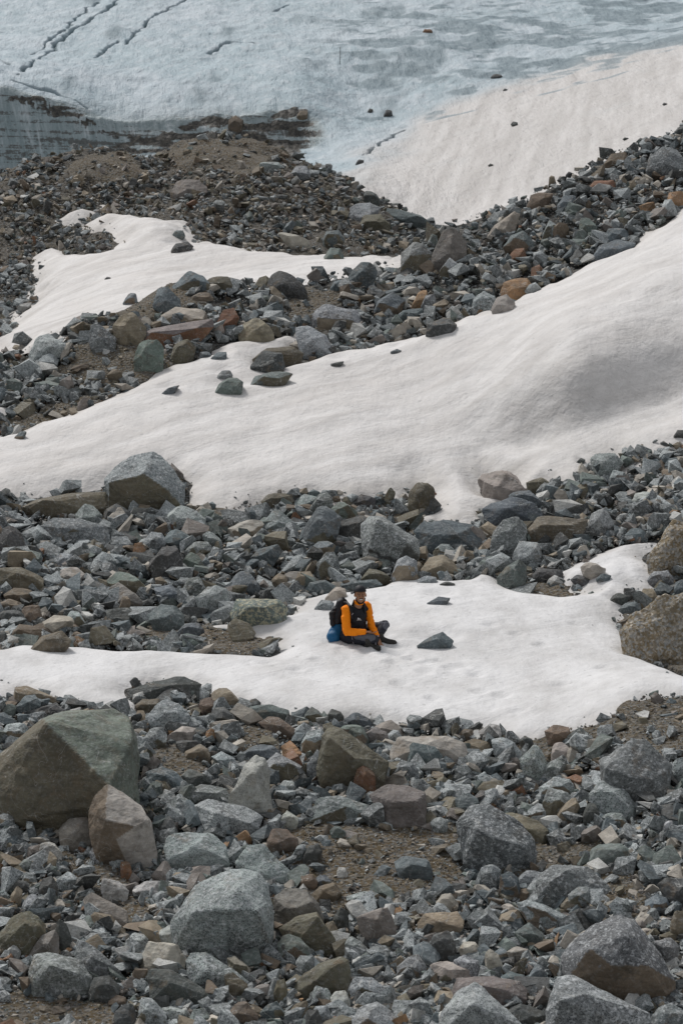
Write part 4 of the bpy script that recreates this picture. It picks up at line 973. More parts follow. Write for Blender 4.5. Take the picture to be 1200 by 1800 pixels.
def add_rock(i, f):
    code, outl = f[0], P(f[1]); front = P(f[2]) if len(f) > 2 and f[2] else []
    own = f[3] if len(f) > 3 and f[3] else None
    o2 = np.array(outl); x0, y0 = o2.min(0); x1, y1 = o2.max(0); wp, hp = x1 - x0, y1 - y0; cx, cy = (x0 + x1) / 2, (y0 + y1) / 2
    rs = np.random.default_rng(1000 + i)
    Ys = []
    for t_ in (.2, .35, .5, .65, .8):              # where its lower edge meets the ground
        xq = x0 + t_ * wp; yb = y0
        for k_ in range(len(outl)):
            (ax, ay), (bx, by) = outl[k_], outl[(k_ + 1) % len(outl)]
            if (ax - xq) * (bx - xq) <= 0 and ax != bx: yb = max(yb, ay + (by - ay) * (xq - ax) / (bx - ax))
        Ys.append(float(hit(min(max(xq, -80), 1280), min(yb - 1, 2000))[1]))
    Y0 = float(np.median(Ys))
    wm = wp / FPX * Y0; dep = min(wm, 1.5 * hp / FPX * Y0)
    pts = []
    def add(px, py, d): x, y, z = unproj(px, py, Y0 - d * dep); pts.append((float(x), float(y), float(z)))
    for (px, py) in outl:
        ty = (py - y0) / hp
        add(px, py, -.34 + .46 * ty)
        if ty > .40: add(cx + (px - cx) * .95, py + .32 * hp, .12)
        add(cx + (px - cx) * .72, cy + (py - cy) * .72 + .08 * hp, -.85)
    if front:
        for (px, py, d) in front: add(px, py, d)
    else:
        k_ = rs.uniform(.32, .58)
        for sx, dd in ((rs.uniform(-.30, -.12), rs.uniform(.10, .26)), (rs.uniform(.12, .32), rs.uniform(.10, .26))):
            add(cx + sx * wp, y0 + (k_ + rs.uniform(-.08, .08)) * hp, dd)
        if rs.random() < .5: add(cx + rs.uniform(-.2, .2) * wp, y0 + .8 * hp, rs.uniform(.2, .34))
    lvl = 6 if wp > 120 else (5 if wp > 40 else (4 if wp > 16 else 3))
    rough = {'L': 2.0, 'p': 1.5}.get(code, 1.3) * (1.15 if wp > 60 else 1.)
    if own and 'dome' in own: rough *= .6
    if own and ('mud' in own or 'clay' in own): rough = 3.2
    soft_ = bool(own and ('dome' in own or 'melt' in own))
    V, F, jit, iron, nrm, n1 = rock_mesh(pts, lvl, i, rough, 26 if soft_ else 400, 0 if (front and wp > 100) else 5)
    zg = float(height(ZTOP, cx / 1.0 * 0 + (cx - 600) / FPX * Y0, Y0)); org = np.array([(cx - 600) / FPX * Y0, Y0, zg])
    base = np.array(PAL[code]) * (1 + rs.uniform(-.16, .16)) * (1 + rs.uniform(-.04, .04, 3))
    colv = base[None] * jit[:, None]
    stain = np.clip(STAIN[code] * rs.uniform(.5, 1.2) + iron * .55, 0, 1.3); grain = np.full(len(V), GRAIN[code] * rs.uniform(.8, 1.15))
    if own and own in TWO:                      # the broken face that looks at the camera side is of another colour
        c2, ny, nz_ = TWO[own]; f2 = ((nrm[:, 0] < .12) & (nrm[:, 2] < .8) & (n1 > -1.3)) if 'huge green' in own else (nrm[:, 1] < ny) & (nrm[:, 2] < nz_) & (n1 > -1.0)
        colv = np.where(f2[:, None], np.array(PAL[c2])[None] * (1.12 + .35 * n1[:, None]), colv); stain = np.where(f2, STAIN[c2], .5 if 'huge green' in own else .15); grain = np.where(f2, .1, grain)
    elif rs.random() < .22 and not own and code in 'Ggsepm':
        c2 = rs.choice(list('tbnn')); f2 = (nrm[:, 1] < -.5) & (nrm[:, 2] < .35) & (n1 > -.35)
        colv = np.where(f2[:, None], np.array(PAL[c2])[None] * jit[:, None], colv); grain = np.where(f2, .1, grain)
    earthy = bool(own and ('mud' in own or 'clay' in own))
    o = mesh_np('boulder' if wp >= 60 else ('rock' if wp >= 24 else 'stone'), V - org, F, M_MUD if earthy else M_ROCK, earthy,
                dict(grain=grain, stain=stain, lichen=np.full(len(V), 1. if own and 'lichen' in own else 0.), soil=np.ones(len(V))), colv)
    o.location = org
    tag(o, own or auto_label(code, wp, hp, cx, cy), 'boulder' if wp >= 60 else ('rock' if wp >= 24 else 'stone'), 'boulders and rocks of the moraine' if cy > 215 else 'stones scattered on the glacier')
    if own: LABELS[own] = 1
    sh = np.array([(cx + (a - cx) * .93, cy + (b - cy) * .90) for a, b in outl]); TAKEN.append((sh, x0, x1, y0, y1))
for i, f in enumerate(ROCKS): add_rock(i, f)
print('rocks', len(ROCKS), 'labels', len(LABELS))

# ---------------------------------------------------------------- rubble between the traced rocks: beyond countable
def proto_hulls(n_, kmin, kmax, seed):
    rs = np.random.default_rng(seed); out = []
    for _ in range(n_):
        k_ = rs.integers(kmin, kmax); q = rs.normal(size=(k_, 3)); q /= np.linalg.norm(q, axis=1)[:, None]; q *= rs.uniform(.8, 1.15, (k_, 1))
        q = np.sign(q) * np.abs(q) ** rs.uniform(.35, .9)
        bm = bmesh.new(); [bm.verts.new(p_) for p_ in q]
        bmesh.ops.convex_hull(bm, input=bm.verts); bmesh.ops.triangulate(bm, faces=bm.faces)
        bmesh.ops.delete(bm, geom=[v for v in bm.verts if not v.link_faces], context='VERTS')
        bm.verts.ensure_lookup_table(); bm.verts.index_update()
        V = np.array([v.co[:] for v in bm.verts]); F = np.array([[v.index for v in f.verts] for f in bm.faces]); bm.free()
        V -= (V.max(0) + V.min(0)) / 2; V /= (V.max(0) - V.min(0)) / 2; out.append((V, F))
    return out
def scatter(name, n_, wmin, wmax, alpha, protos, seed, keepdirt, mtl, label, lift=(-.25, .30)):
    rs = np.random.default_rng(seed)
    px = rs.uniform(-560, 1760, n_); py = rs.uniform(60, 1960, n_)
    w_ = wmin * (1 - rs.random(n_)) ** (-1 / alpha); w_ = np.where(w_ > wmax, rs.uniform(wmin, wmax * .5, n_), w_)
    far = np.clip((py - 300) / 900, 0, 1); w_ *= .70 + .42 * far
    x, y = hit(px, py)
    w_ = np.where((y > 62) & (px < 730) & (w_ > 12), w_ * .62, w_)      # the far mound is finer scree
    ok = y < 90
    sdv = height(SDALL, x, np.minimum(y, 300)); rsnow = .5 * w_ / FPX * y
    ok &= (sdv < -.25 * rsnow) | ((sdv < .5) & (rs.random(n_) < .004) & (w_ < 7)) | ((sdv < .16 * y / 34) & (rs.random(n_) < .05) & (w_ < 14))
    dirt = in_dirt(px, py); ok &= ~inpoly(P('822,835 850,805 905,812 935,850 930,885 840,885'), px, py) & ~inpoly(P('690,860 705,830 740,815 775,830 785,905 764,905 768,858'), px, py)
    clump = fbm(px / 55, py / 38, oct=3, seed=97)
    ok &= np.where(dirt, rs.random(n_) < np.where(w_ > 13, keepdirt * np.where(y > 62, 1.6, .3), np.where(w_ > 8, keepdirt * .5, keepdirt)), rs.random(n_) < np.where(w_ < 9, 1.0, np.clip(.85 + .5 * clump, .35, 1)))
    for (sh, x0, x1, y0, y1) in TAKEN:
        c_ = ok & (px > x0) & (px < x1) & (py > y0) & (py < y1)
        ix = np.nonzero(c_)[0]
        if len(ix): ok[ix[inpoly(sh, px[ix], py[ix])]] = False
    px, py, w_, x, y, dirt = px[ok], py[ok], w_[ok], x[ok], y[ok], dirt[ok]; n_ = len(px)
    z = height(ZTOP, x, y); s = w_ / FPX * y / 2
    keys = list(PAL); pw = np.array([.24, .26, .12, .09, .06, .05, .075, .04, .03, .035, .03, .004, .004])
    order = ['G', 'g', 's', 'd', 'e', 'L', 'p', 't', 'b', 'n', 'm', 'r', 'o']; pw = pw / pw.sum()
    ci = rs.choice(len(order), n_, p=pw)
    mound = (y > 60) & (py < 460) & (px < 720); brown = (mound & (rs.random(n_) < .30)) | (dirt & (rs.random(n_) < .4))
    ci = np.where(brown, rs.choice([7, 8, 9, 9, 10, 6], n_), ci)
    base = np.array([PAL[k] for k in order])[ci] * rs.uniform(.70, 1.3, (n_, 1)); gr = np.array([GRAIN[k] for k in order])[ci]; sn = np.array([STAIN[k] for k in order])[ci]
    pi = rs.integers(0, len(protos), n_)
    sc = np.stack([s * rs.uniform(.85, 1.15, n_), s * rs.uniform(.55, 1.1, n_), s * rs.uniform(.28, .8, n_)], 1)
    yaw = rs.uniform(0, 6.283, n_); tx = rs.normal(0, .5, n_); ty = rs.normal(0, .5, n_)
    cz, sz, cx_, sx_, cy_, sy_ = np.cos(yaw), np.sin(yaw), np.cos(tx), np.sin(tx), np.cos(ty), np.sin(ty)
    Rz = np.zeros((n_, 3, 3)); Rz[:, 0, 0] = cz; Rz[:, 0, 1] = -sz; Rz[:, 1, 0] = sz; Rz[:, 1, 1] = cz; Rz[:, 2, 2] = 1
    Rx = np.zeros((n_, 3, 3)); Rx[:, 0, 0] = 1; Rx[:, 1, 1] = cx_; Rx[:, 1, 2] = -sx_; Rx[:, 2, 1] = sx_; Rx[:, 2, 2] = cx_
    Ry = np.zeros((n_, 3, 3)); Ry[:, 1, 1] = 1; Ry[:, 0, 0] = cy_; Ry[:, 0, 2] = sy_; Ry[:, 2, 0] = -sy_; Ry[:, 2, 2] = cy_
    Rm = Rx @ Ry @ Rz
    zoff = rs.uniform(lift[0], lift[1], n_) * s
    VS, FS, CS, GS, SS = [], [], [], [], []; base_i = 0
    for p_ in range(len(protos)):
        ids = np.nonzero(pi == p_)[0]
        if not len(ids): continue
        V, F = protos[p_]
        vv = np.einsum('nij,nvj->nvi', Rm[ids], V[None] * sc[ids][:, None, :])
        vv += np.stack([x[ids], y[ids], z[ids] + zoff[ids]], 1)[:, None, :]
        k_ = len(V); VS.append(vv.reshape(-1, 3))
        FS.append((F[None] + (base_i + np.arange(len(ids)) * k_)[:, None, None]).reshape(-1, 3)); base_i += len(ids) * k_
        CS.append(np.repeat(base[ids], k_, 0)); GS.append(np.repeat(gr[ids], k_)); SS.append(np.repeat(sn[ids], k_))
    V = np.concatenate(VS); F = np.concatenate(FS)
    o = mesh_np(name, V, F, mtl, False, dict(grain=np.concatenate(GS), stain=np.concatenate(SS), lichen=np.zeros(len(V))), np.concatenate(CS))
    tag(o, label, name, None, 'stuff'); print(name, n_, len(F))
PR1 = proto_hulls(120, 8, 16, 11); PR2 = proto_hulls(40, 8, 12, 12)
scatter('rubble', 104000, 11, 52, .85, PR1, 201, .22, M_ROCK, 'mixed grey and brown rubble filling the ground between the boulders', (-.30, .55))
scatter('gravel', 125000, 2.6, 9, 2.0, PR2, 202, .9, M_ROCK, 'loose gravel and stone chips strewn over the moraine soil', (-.1, .5))
# ---------------------------------------------------------------- hiker
hx, hy = hit(640, 1136); hx, hy = float(hx), float(hy); hz = float(height(ZTOP, hx, hy))
HB = Vector((hx - .09, hy + .10, hz - .012))       # local origin: under the hips, on the snow
def capsule_bm(bm, a, b, ra, rb, seg=20, rings=8):
    a, b = Vector(a), Vector(b); ax = b - a; L_ = max(ax.length, 1e-5); q = ax.to_track_quat('Z', 'Y') if ax.length > 1e-5 else Vector((0, 0, 1)).to_track_quat('Z', 'Y')
    prof = [(math.sin(t) * ra, -math.cos(t) * ra) for t in [math.pi / 2 * i / rings for i in range(rings)]] + [(math.cos(t) * rb, L_ + math.sin(t) * rb) for t in [math.pi / 2 * i / rings for i in range(rings + 1)]]
    vs = []
    for r, z in prof:
        if r < 1e-6: vs.append([bm.verts.new(a + q @ Vector((0, 0, z)))] * seg); continue
        vs.append([bm.verts.new(a + q @ Vector((r * math.cos(2 * math.pi * k / seg), r * math.sin(2 * math.pi * k / seg), z))) for k in range(seg)])
    for i in range(len(vs) - 1):
        for k in range(seg):
            f = []
            for v_ in (vs[i][k], vs[i][(k + 1) % seg], vs[i + 1][(k + 1) % seg], vs[i + 1][k]):
                if v_ not in f: f.append(v_)
            if len(f) > 2:
                try: bm.faces.new(f)
                except ValueError: pass
def ell_bm(bm, c, r, rot=(0, 0, 0), sub=3):
    from mathutils import Euler
    M_ = Matrix.Translation(c) @ Euler(rot).to_matrix().to_4x4() @ Matrix.Diagonal((*r, 1))
    bmesh.ops.create_icosphere(bm, subdivisions=sub, radius=1, matrix=M_)
def fuse(name, bm, mt, parent, vox=.008, smooth=4, fold=0., fs=14):
    """union of the shapes into one continuous skin"""
    me = bpy.data.meshes.new('t'); bm.to_mesh(me); bm.free(); o = bpy.data.objects.new('t', me); COL.objects.link(o)
    r_ = o.modifiers.new('r', 'REMESH'); r_.mode = 'VOXEL'; r_.voxel_size = vox
    s_ = o.modifiers.new('s', 'SMOOTH'); s_.iterations = smooth; s_.factor = .6
    dg = bpy.context.evaluated_depsgraph_get(); m2 = bpy.data.meshes.new_from_object(o.evaluated_get(dg))
    bpy.data.objects.remove(o); bpy.data.meshes.remove(me)
    n_ = len(m2.vertices); co = np.zeros(n_ * 3, np.float32); m2.vertices.foreach_get('co', co); co = co.reshape(-1, 3)
    if fold:
        nn = np.zeros(n_ * 3, np.float32); m2.vertices.foreach_get('normal', nn); nn = nn.reshape(-1, 3)
        f_ = vnoise(co[:, 0] * fs, co[:, 1] * fs, co[:, 2] * fs * 1.7, seed=len(name)) ; f_ = 1 - np.abs(f_) * 2
        co = co + nn * (f_ * fold)[:, None]; m2.vertices.foreach_set('co', co.ravel().astype(np.float32))
    m2.polygons.foreach_set('use_smooth', np.ones(len(m2.polygons), bool)); m2.materials.clear(); m2.materials.append(mt); m2.update(); m2.name = name
    o = bpy.data.objects.new(name, m2); COL.objects.link(o)
    if parent: o.parent = parent
    return o
def raw(name, bm, mt, parent, smooth=True):
    bmesh.ops.recalc_face_normals(bm, faces=bm.faces)
    me = bpy.data.meshes.new(name); bm.to_mesh(me); bm.free(); me.materials.append(mt)
    me.polygons.foreach_set('use_smooth', np.full(len(me.polygons), smooth, bool))
    o = bpy.data.objects.new(name, me); COL.objects.link(o)
    if parent: o.parent = parent
    return o
def chain(bm, pts):
    for (a, ra), (b, rb) in zip(pts[:-1], pts[1:]): capsule_bm(bm, a, b, ra, rb)

M_SKIN = simple('brown_skin', (.35, .18, .105), .55, 30, .25)
M_ORANGE = simple('orange_fleece', (.98, .27, .004), .8, 40, .12, .3, 90)
M_BLACK = simple('black_shell_fabric', (.012, .013, .018), .6, 30, .4, .3, 80)
M_TROU = simple('charcoal_trouser_cloth', (.022, .024, .034), .75, 25, .4, .3, 90)
M_PATCH = simple('grey_trouser_panel', (.115, .12, .14), .8, 30, .3)
M_BOOT = simple('dark_boot_leather', (.035, .033, .03), .6, 40, .5, .4, 70)
M_PACK = simple('black_pack_nylon', (.014, .014, .018), .5, 25, .5, .5, 60)
M_BLUE = simple('blue_sleeping_mat_cover', (.008, .10, .23), .55, 18, .35, .4, 40)
M_WHITE = simple('white_print', (.75, .75, .75), .6)
M_CORD = simple('pale_cord', (.45, .42, .45), .6)
M_HAIR = simple('black_hair', (.016, .009, .008), .7)
M_TEETH = simple('tooth_white', (.75, .72, .66), .3)
M_LIP = simple('lip_skin', (.22, .075, .055), .5)
M_SOLE = simple('boot_sole_rubber', (.015, .015, .015), .8)
M_WATCH = simple('watch_black', (.01, .01, .012), .3)

hk = bpy.data.objects.new('person', None); COL.objects.link(hk); hk.location = HB
tag(hk, 'smiling person in orange sleeves, black vest and cap sitting cross legged on snow', 'person')
# joints, metres from the hips' ground point: x right, y away, z up
PEL = (-.13, .10, .12); CH = (-.03, .055, .40); NB = (.002, .045, .575)
SR, ER, WR = (-.165, -.02, .525), (-.158, -.135, .225), (.09, -.235, .250)
SL, EL, WL = (.125, .115, .545), (.190, .03, .28), (.265, -.13, .165)
HRp, KR, AR = (-.10, .0, .12), (.195, -.235, .140), (.30, .00, .06)
HLp, KL, AL = (-.02, .17, .12), (.385, .10, .275), (.215, -.19, .055)
HC = Vector((.032, .005, .736))
# body: head, neck, torso core, arms and hands in one continuous skin
bm = bmesh.new()
ell_bm(bm, HC + Vector((0, .015, .022)), (.078, .096, .098))                       # skull
ell_bm(bm, HC + Vector((.006, -.030, -.045)), (.058, .062, .068))                 # jaw and cheeks
ell_bm(bm, HC + Vector((.008, -.066, -.088)), (.026, .022, .020), sub=2)          # chin
ell_bm(bm, HC + Vector((.010, -.086, .030)), (.050, .016, .012), sub=2)           # brow
for sx in (-1, 1): ell_bm(bm, HC + Vector((.010 + sx * .033, -.072, -.022)), (.020, .018, .018), sub=2)   # cheekbones
capsule_bm(bm, HC + Vector((.011, -.089, .018)), HC + Vector((.012, -.106, -.020)), .008, .0125)          # nose
for sx in (-1, 1): ell_bm(bm, HC + Vector((.012 + sx * .011, -.098, -.026)), (.008, .009, .007), sub=2)
for sx in (-1, 1):
    ell_bm(bm, HC + Vector((sx * .080, .008, -.008)), (.010, .018, .030), (0, 0, sx * .35), 2)             # ears
capsule_bm(bm, NB, HC + Vector((0, .02, -.06)), .058, .052)
capsule_bm(bm, PEL, CH, .10, .12); capsule_bm(bm, CH, NB, .11, .07)
chain(bm, [(SR, .045), (ER, .036), (WR, .026)]); chain(bm, [(SL, .045), (EL, .036), (WL, .026)])
def hand(bm, w_, fwd, side, up, curl, sgn):
    """palm, four unequal bent fingers, thumb from the side of the palm"""
    w_ = Vector(w_); fwd = Vector(fwd).normalized(); side = Vector(side).normalized(); up = fwd.cross(side).normalized() if up is None else Vector(up).normalized()
    for k in range(4):
        s_ = (k - 1.5) * .0195
        capsule_bm(bm, w_ + fwd * .012 + side * s_ * .6, w_ + fwd * .082 + side * s_, .013, .0115, 12, 5)
        L1, L2, L3 = [(.034, .022, .018), (.038, .026, .020), (.035, .024, .019), (.027, .018, .016)][k]
        p0 = w_ + fwd * .085 + side * s_; d_ = fwd
        for L_, c_ in ((L1, curl), (L2, curl * 1.3), (L3, curl)):
            d_ = (d_ * math.cos(c_) - up * math.sin(c_)).normalized(); p1 = p0 + d_ * L_; capsule_bm(bm, p0, p1, .0092, .0082, 12, 5); p0 = p1
    t0 = w_ + fwd * .02 + side * sgn * .028; t1 = t0 + (fwd * .6 + side * sgn * .75 - up * .25).normalized() * .042; t2 = t1 + (fwd * .9 + side * sgn * .2 - up * .35).normalized() * .030
    capsule_bm(bm, t0, t1, .014, .011, 12, 5); capsule_bm(bm, t1, t2, .0105, .0088, 12, 5)
hand(bm, Vector(WR) + Vector((.012, -.004, .004)), (.95, -.12, -.22), (.15, -.9, .25), None, .30, 1)
hand(bm, Vector(WL) + Vector((.008, -.01, -.008)), (.32, -.18, -.93), (-.72, -.65, -.1), None, .28, 1)
fuse('body', bm, M_SKIN, hk, .0058, 3)
# jacket sleeves and collar, orange
bm = bmesh.new()
chain(bm, [(SR, .070), ((-.172, -.085, .37), .060), (ER, .056), ((-.03, -.195, .235), .048), (WR, .037)])
fuse('sleeve', bm, M_ORANGE, hk, .008, 3, .0085, 14)
bm = bmesh.new()
chain(bm, [(SL, .066), ((.165, .08, .41), .054), (EL, .050), ((.235, -.05, .22), .044), (WL, .035)])
fuse('sleeve', bm, M_ORANGE, hk, .008, 3, .0085, 14)
bm = bmesh.new()
segs = 28
for lay, (r0, r1, z0, z1) in enumerate(((.066, .078, -.10, -.045),)):
    ring = []
    for k in range(segs):
        a = 2 * math.pi * k / segs; op = max(0, math.cos(a + math.pi / 2 - .12)) ** 6      # open at the throat
        ring.append([bm.verts.new(Vector(NB) + Vector((.012 + math.cos(a) * r, .0 + math.sin(a) * r * .95 - .012 * t, .015 + t * .065 - op * .055 * t))) for t, r in ((0, .074), (.5, .070), (1, .073), (1, .064), (.2, .060))])
    for k in range(segs):
        for j in range(4): bm.faces.new((ring[k][j], ring[(k + 1) % segs][j], ring[(k + 1) % segs][j + 1], ring[k][j + 1]))
raw('collar', bm, M_ORANGE, hk)
# vest
bm = bmesh.new()
capsule_bm(bm, (-.135, .09, .15), (-.06, .07, .34), .135, .135); capsule_bm(bm, (-.06, .07, .34), (-.03, .055, .46), .135, .125)
capsule_bm(bm, (-.115, .00, .505), (.085, .10, .52), .074, .072); capsule_bm(bm, (-.02, .05, .50), (.0, .045, .59), .085, .066)
capsule_bm(bm, (.02, .02, .22), (.03, .03, .44), .095, .095)
vest = fuse('vest', bm, M_BLACK, hk, .009, 4, .012, 11)
# stand up collar flap of the vest
bm = bmesh.new(); capsule_bm(bm, (-.075, .01, .585), (-.055, .02, .655), .018, .012, 12, 5); capsule_bm(bm, (-.075, .01, .585), (-.02, .09, .62), .02, .02, 12, 5); fuse('vest_collar', bm, M_BLACK, hk, .007, 2)
# chest print: small triangular peak mark over an illegible word
cn = Vector((.45, -.89, .05)).normalized(); cu = Vector((0, 0, 1)); cr = Vector((.89, .45, 0))
lo = bmesh.new(); c0 = Vector((.0, -.045, .39))
from mathutils.bvhtree import BVHTree
bvh = BVHTree.FromPolygons([v.co[:] for v in vest.data.vertices], [p_.vertices[:] for p_ in vest.data.polygons])
def onvest(u, v, off=.003):
    p_ = c0 + cr * u + cu * v + cn * .3; h_ = bvh.ray_cast(p_, -cn)
    return (h_[0] + cn * off) if h_[0] is not None else p_ - cn * .3
def lpoly(pts):
    f_ = [lo.verts.new(onvest(u, v)) for u, v in pts]; g_ = [lo.verts.new(onvest(u, v, .0015)) for u, v in pts]; lo.faces.new(f_); lo.faces.new(g_[::-1])
    for k in range(len(pts)): lo.faces.new((f_[k], g_[k], g_[(k + 1) % len(pts)], f_[(k + 1) % len(pts)]))
lpoly([(-.022, 0), (-.006, .030), (.004, .012), (-.004, .0)]); lpoly([(.0, .0), (.008, .014), (.014, .020), (.024, 0)])
for k in range(6): lpoly([(-.030 + k * .011, -.012), (-.030 + k * .011, -.006), (-.023 + k * .011, -.006), (-.023 + k * .011, -.012)])
raw('chest_print', lo, M_WHITE, vest, False)
# trousers
bm = bmesh.new()
ell_bm(bm, (-.135, .09, .125), (.165, .155, .125)); chain(bm, [(HRp, .105), ((.06, -.11, .125), .088), (KR, .078), ((.26, -.10, .09), .058), (AR, .046)])
chain(bm, [(HLp, .105), ((.20, .14, .21), .080), (KL, .066), ((.30, -.04, .17), .056), (AL, .045)])
tr = fuse('trousers', bm, M_TROU, hk, .009, 3, .007, 13)
bm = bmesh.new(); chain(bm, [((.0, -.125, .175), .070), ((.09, -.185, .170), .072), ((.185, -.25, .158), .070)])
fuse('knee_panel', bm, M_PATCH, tr, .008, 3, .004, 14)
bm = bmesh.new(); chain(bm, [((.33, .085, .285), .048), ((.392, .085, .275), .060), ((.36, .03, .235), .05)])
fuse('knee_panel', bm, M_PATCH, tr, .008, 3, .004, 14)
def cordpath(name, pts, r, mt, par):
    bm = bmesh.new(); pts = [Vector(p_) for p_ in pts]
    for a, b in zip(pts[:-1], pts[1:]): capsule_bm(bm, a, b, r, r, 8, 3)
    return raw(name, bm, mt, par)
cordpath('piping', [(-.085, -.115, .21), (-.085, -.125, .15), (-.075, -.125, .09), (-.06, -.12, .04), (-.045, -.11, .012)], .0042, M_CORD, tr)
cordpath('piping', [(.215, -.265, .175), (.245, -.275, .13), (.25, -.30, .08), (.225, -.315, .05), (.18, -.325, .03)], .0042, M_CORD, tr)
# boots
def boot(heel, toe, up):
    h_, t_, u_ = Vector(heel), Vector(toe), Vector(up)
    b = bpy.data.objects.new('boot', None)
    bm = bmesh.new(); mid = h_.lerp(t_, .55)
    capsule_bm(bm, h_ + u_ * .03, h_ + u_ * .10, .045, .048); capsule_bm(bm, h_, mid, .045, .046); capsule_bm(bm, mid, t_, .046, .041); capsule_bm(bm, h_ + u_ * .05, mid + u_ * .01, .04, .036)
    o = fuse('boot', bm, M_BOOT, hk, .007, 3, .003, 25)
    bm = bmesh.new(); capsule_bm(bm, h_ - u_ * .028, t_ - u_ * .024, .040, .038, 16, 4); s = fuse('sole', bm, M_SOLE, o, .007, 1)
    for k in range(4): 
        c_ = h_.lerp(t_, .28 + .12 * k) + u_ * .042; sd = (t_ - h_).cross(u_).normalized()
        cordpath('lace', [c_ - sd * .02, c_ + u_ * .004, c_ + sd * .02], .003, M_CORD if k == 9 else M_SOLE, o)
    return o
boot((.345, -.03, .062), (.515, -.055, .050), Vector((-.25, -.35, .9)).normalized())
boot((.16, -.235, .036), (.285, -.325, .034), Vector((-.15, -.45, .88)).normalized())
# cap worn backwards: crown, brim at the back, strap
bm = bmesh.new(); ell_bm(bm, HC + Vector((-.002, .012, .042)), (.090, .104, .100))
for v_ in [v for v in bm.verts if v.co.z < HC.z + .046 - .16 * (v.co.y - HC.y)]: v_.co.z = HC.z + .046 - .16 * (v_.co.y - HC.y)
cap = raw('cap', bm, M_BLACK, hk)
bm = bmesh.new(); r1 = []
for k in range(13):
    a = math.pi * (.52 + .62 * k / 12)
    r1.append([bm.verts.new(HC + Vector((-.002 + math.cos(a) * r * .9, .012 + math.sin(a) * r, z))) for r, z in ((.086, .040), (.15, .022 + .01 * math.sin(math.pi * k / 12)), (.15, .016 + .01 * math.sin(math.pi * k / 12)), (.086, .032))])
for k in range(12):
    for j in range(4): bm.faces.new((r1[k][j], r1[k + 1][j], r1[k + 1][(j + 1) % 4], r1[k][(j + 1) % 4]))
bm.faces.new(r1[0]); bm.faces.new(r1[-1][::-1]); raw('brim', bm, M_BLACK, cap)
# face details
for sx in (-1, 1):
    bm = bmesh.new(); ell_bm(bm, HC + Vector((.010 + sx * .030, -.082, .006)), (.011, .005, .0042), (0, 0, -sx * .2), 2); e_ = raw('eye', bm, M_TEETH, hk)
    bm = bmesh.new(); ell_bm(bm, HC + Vector((.010 + sx * .030, -.087, .006)), (.006, .003, .006), sub=2); raw('iris', bm, M_HAIR, e_)
    bm = bmesh.new(); capsule_bm(bm, HC + Vector((.010 + sx * .014, -.098, .027)), HC + Vector((.010 + sx * .047, -.084, .026)), .0055, .004, 10, 4); raw('eyebrow', bm, M_HAIR, hk)
bm = bmesh.new(); ell_bm(bm, HC + Vector((.012, -.086, -.052)), (.027, .010, .013), sub=2); raw('lips', bm, M_LIP, hk)
bm = bmesh.new(); ell_bm(bm, HC + Vector((.012, -.095, -.050)), (.024, .008, .0085), sub=2); raw('teeth', bm, M_TEETH, hk)
bm = bmesh.new(); chain(bm, [(HC + Vector((-.012, -.094, -.037)), .004), (HC + Vector((.012, -.099, -.035)), .005), (HC + Vector((.036, -.092, -.037)), .004)])
chain(bm, [(HC + Vector((-.062, -.005, -.045)), .007), (HC + Vector((-.045, -.045, -.088)), .010), (HC + Vector((-.015, -.072, -.104)), .010), (HC + Vector((.014, -.082, -.108)), .011), (HC + Vector((.040, -.070, -.102)), .010), (HC + Vector((.062, -.04, -.082)), .009), (HC + Vector((.070, -.005, -.045)), .007)])
raw('beard', bm, M_HAIR, hk)
bm = bmesh.new(); ell_bm(bm, HC + Vector((0, .03, .0)), (.083, .082, .055)); raw('hair', bm, M_HAIR, hk)
# watch on the left wrist
bm = bmesh.new(); w0 = Vector(WL) + Vector((.004, -.012, .0)); dd = (Vector(WL) - Vector(EL)).normalized()
capsule_bm(bm, w0 - dd * .006, w0 + dd * .010, .031, .031, 20, 2); wt = raw('watch', bm, M_WATCH, hk)
bm = bmesh.new(); capsule_bm(bm, w0 + Vector((.012, -.028, .008)), w0 + Vector((.014, -.034, .009)), .013, .012, 16, 2); raw('watch_face', bm, M_CORD, wt)
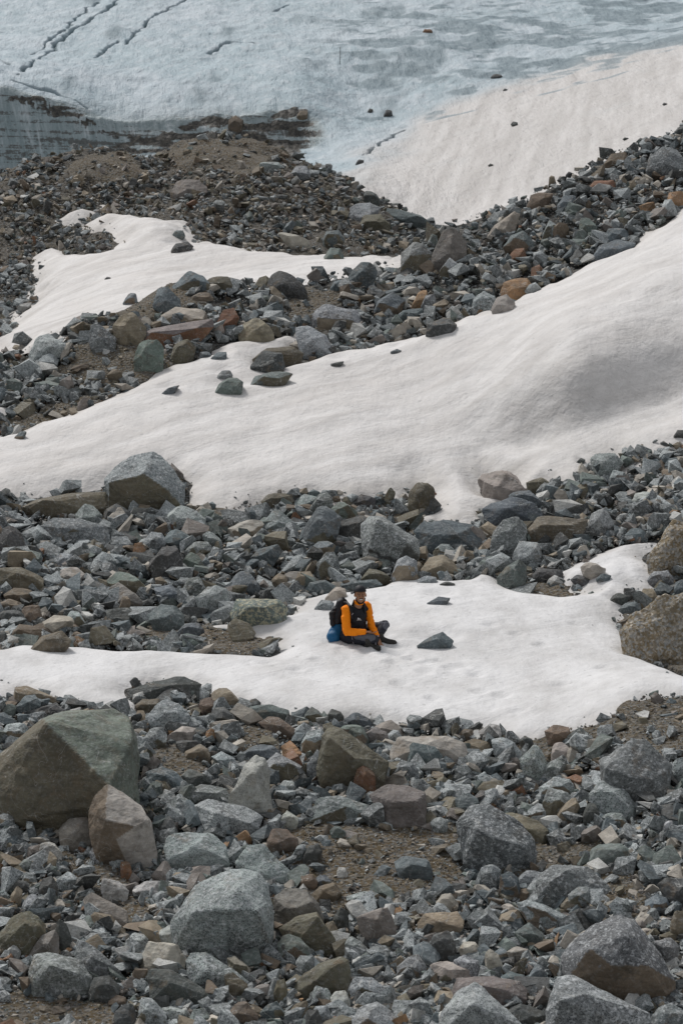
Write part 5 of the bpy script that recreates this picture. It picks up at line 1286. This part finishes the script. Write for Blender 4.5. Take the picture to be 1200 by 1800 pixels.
# backpack: its own thing, worn on the back
bp = bpy.data.objects.new('backpack', None); COL.objects.link(bp); bp.location = HB
tag(bp, 'black backpack worn by the seated hiker', 'backpack')
bm = bmesh.new(); chain(bm, [((-.285, .16, .33), .095), ((-.275, .17, .45), .105), ((-.23, .165, .57), .080)]); chain(bm, [((-.21, .20, .33), .10), ((-.19, .20, .52), .09)])
pb = fuse('pack_body', bm, M_PACK, bp, .010, 3, .012, 9)
bm = bmesh.new(); chain(bm, [((-.355, .10, .29), .042), ((-.365, .11, .43), .048), ((-.33, .11, .49), .035)]); fuse('front_pocket', bm, M_PACK, bp, .008, 3, .007, 12)
bm = bmesh.new(); chain(bm, [((-.20, .12, .60), .02), ((-.155, .03, .612), .022), ((-.115, -.05, .58), .022), ((-.088, -.092, .50), .021), ((-.085, -.095, .42), .018), ((-.12, -.02, .33), .016)]); fuse('shoulder_strap', bm, M_PACK, bp, .006, 2)
bm = bmesh.new(); chain(bm, [((.02, .15, .61), .018), ((.07, .03, .60), .02), ((.10, -.01, .54), .02), ((.10, -.03, .42), .018)]); fuse('shoulder_strap', bm, M_PACK, bp, .006, 2)
bm = bmesh.new(); chain(bm, [((-.19, .13, .64), .008), ((-.20, .14, .665), .008), ((-.22, .17, .665), .008), ((-.22, .18, .63), .008)]); raw('grab_loop', bm, M_PACK, bp)
for zz in (.36, .47): cordpath('zip', [(-.385, .03 + .02, zz), (-.33, -.0 + .055, zz + .012), (-.27, .055, zz + .004)], .0035, M_CORD if 0 else M_WATCH, bp)
cordpath('buckle', [(-.086, -.118, .475), (-.070, -.121, .492)], .0048, M_CORD, bp)
# blue roll strapped below the pack
bm = bmesh.new(); chain(bm, [((-.345, .03, .118), .100), ((-.29, .13, .20), .105), ((-.22, .24, .24), .10)])
rl = fuse('sleeping_roll', bm, M_BLUE, None, .009, 3, .006, 11); rl.location = HB
tag(rl, 'blue rolled sleeping mat hanging under the black backpack, touching the snow', 'sleeping roll')
# stake on the glacier
q = hit(597, 112); sz_ = float(height(ZTOP, *[float(v) for v in q]))
bm = bmesh.new(); capsule_bm(bm, (0, 0, -.2), (.03, 0, .85), .022, .018, 8, 2); ell_bm(bm, (.03, 0, .86), (.03, .03, .02), sub=1)
st = raw('marker_stake', bm, simple('weathered_stake', (.09, .09, .09)), None); st.location = (float(q[0]), float(q[1]), sz_)
tag(st, 'thin dark marker stake standing alone on the upper glacier', 'stake')
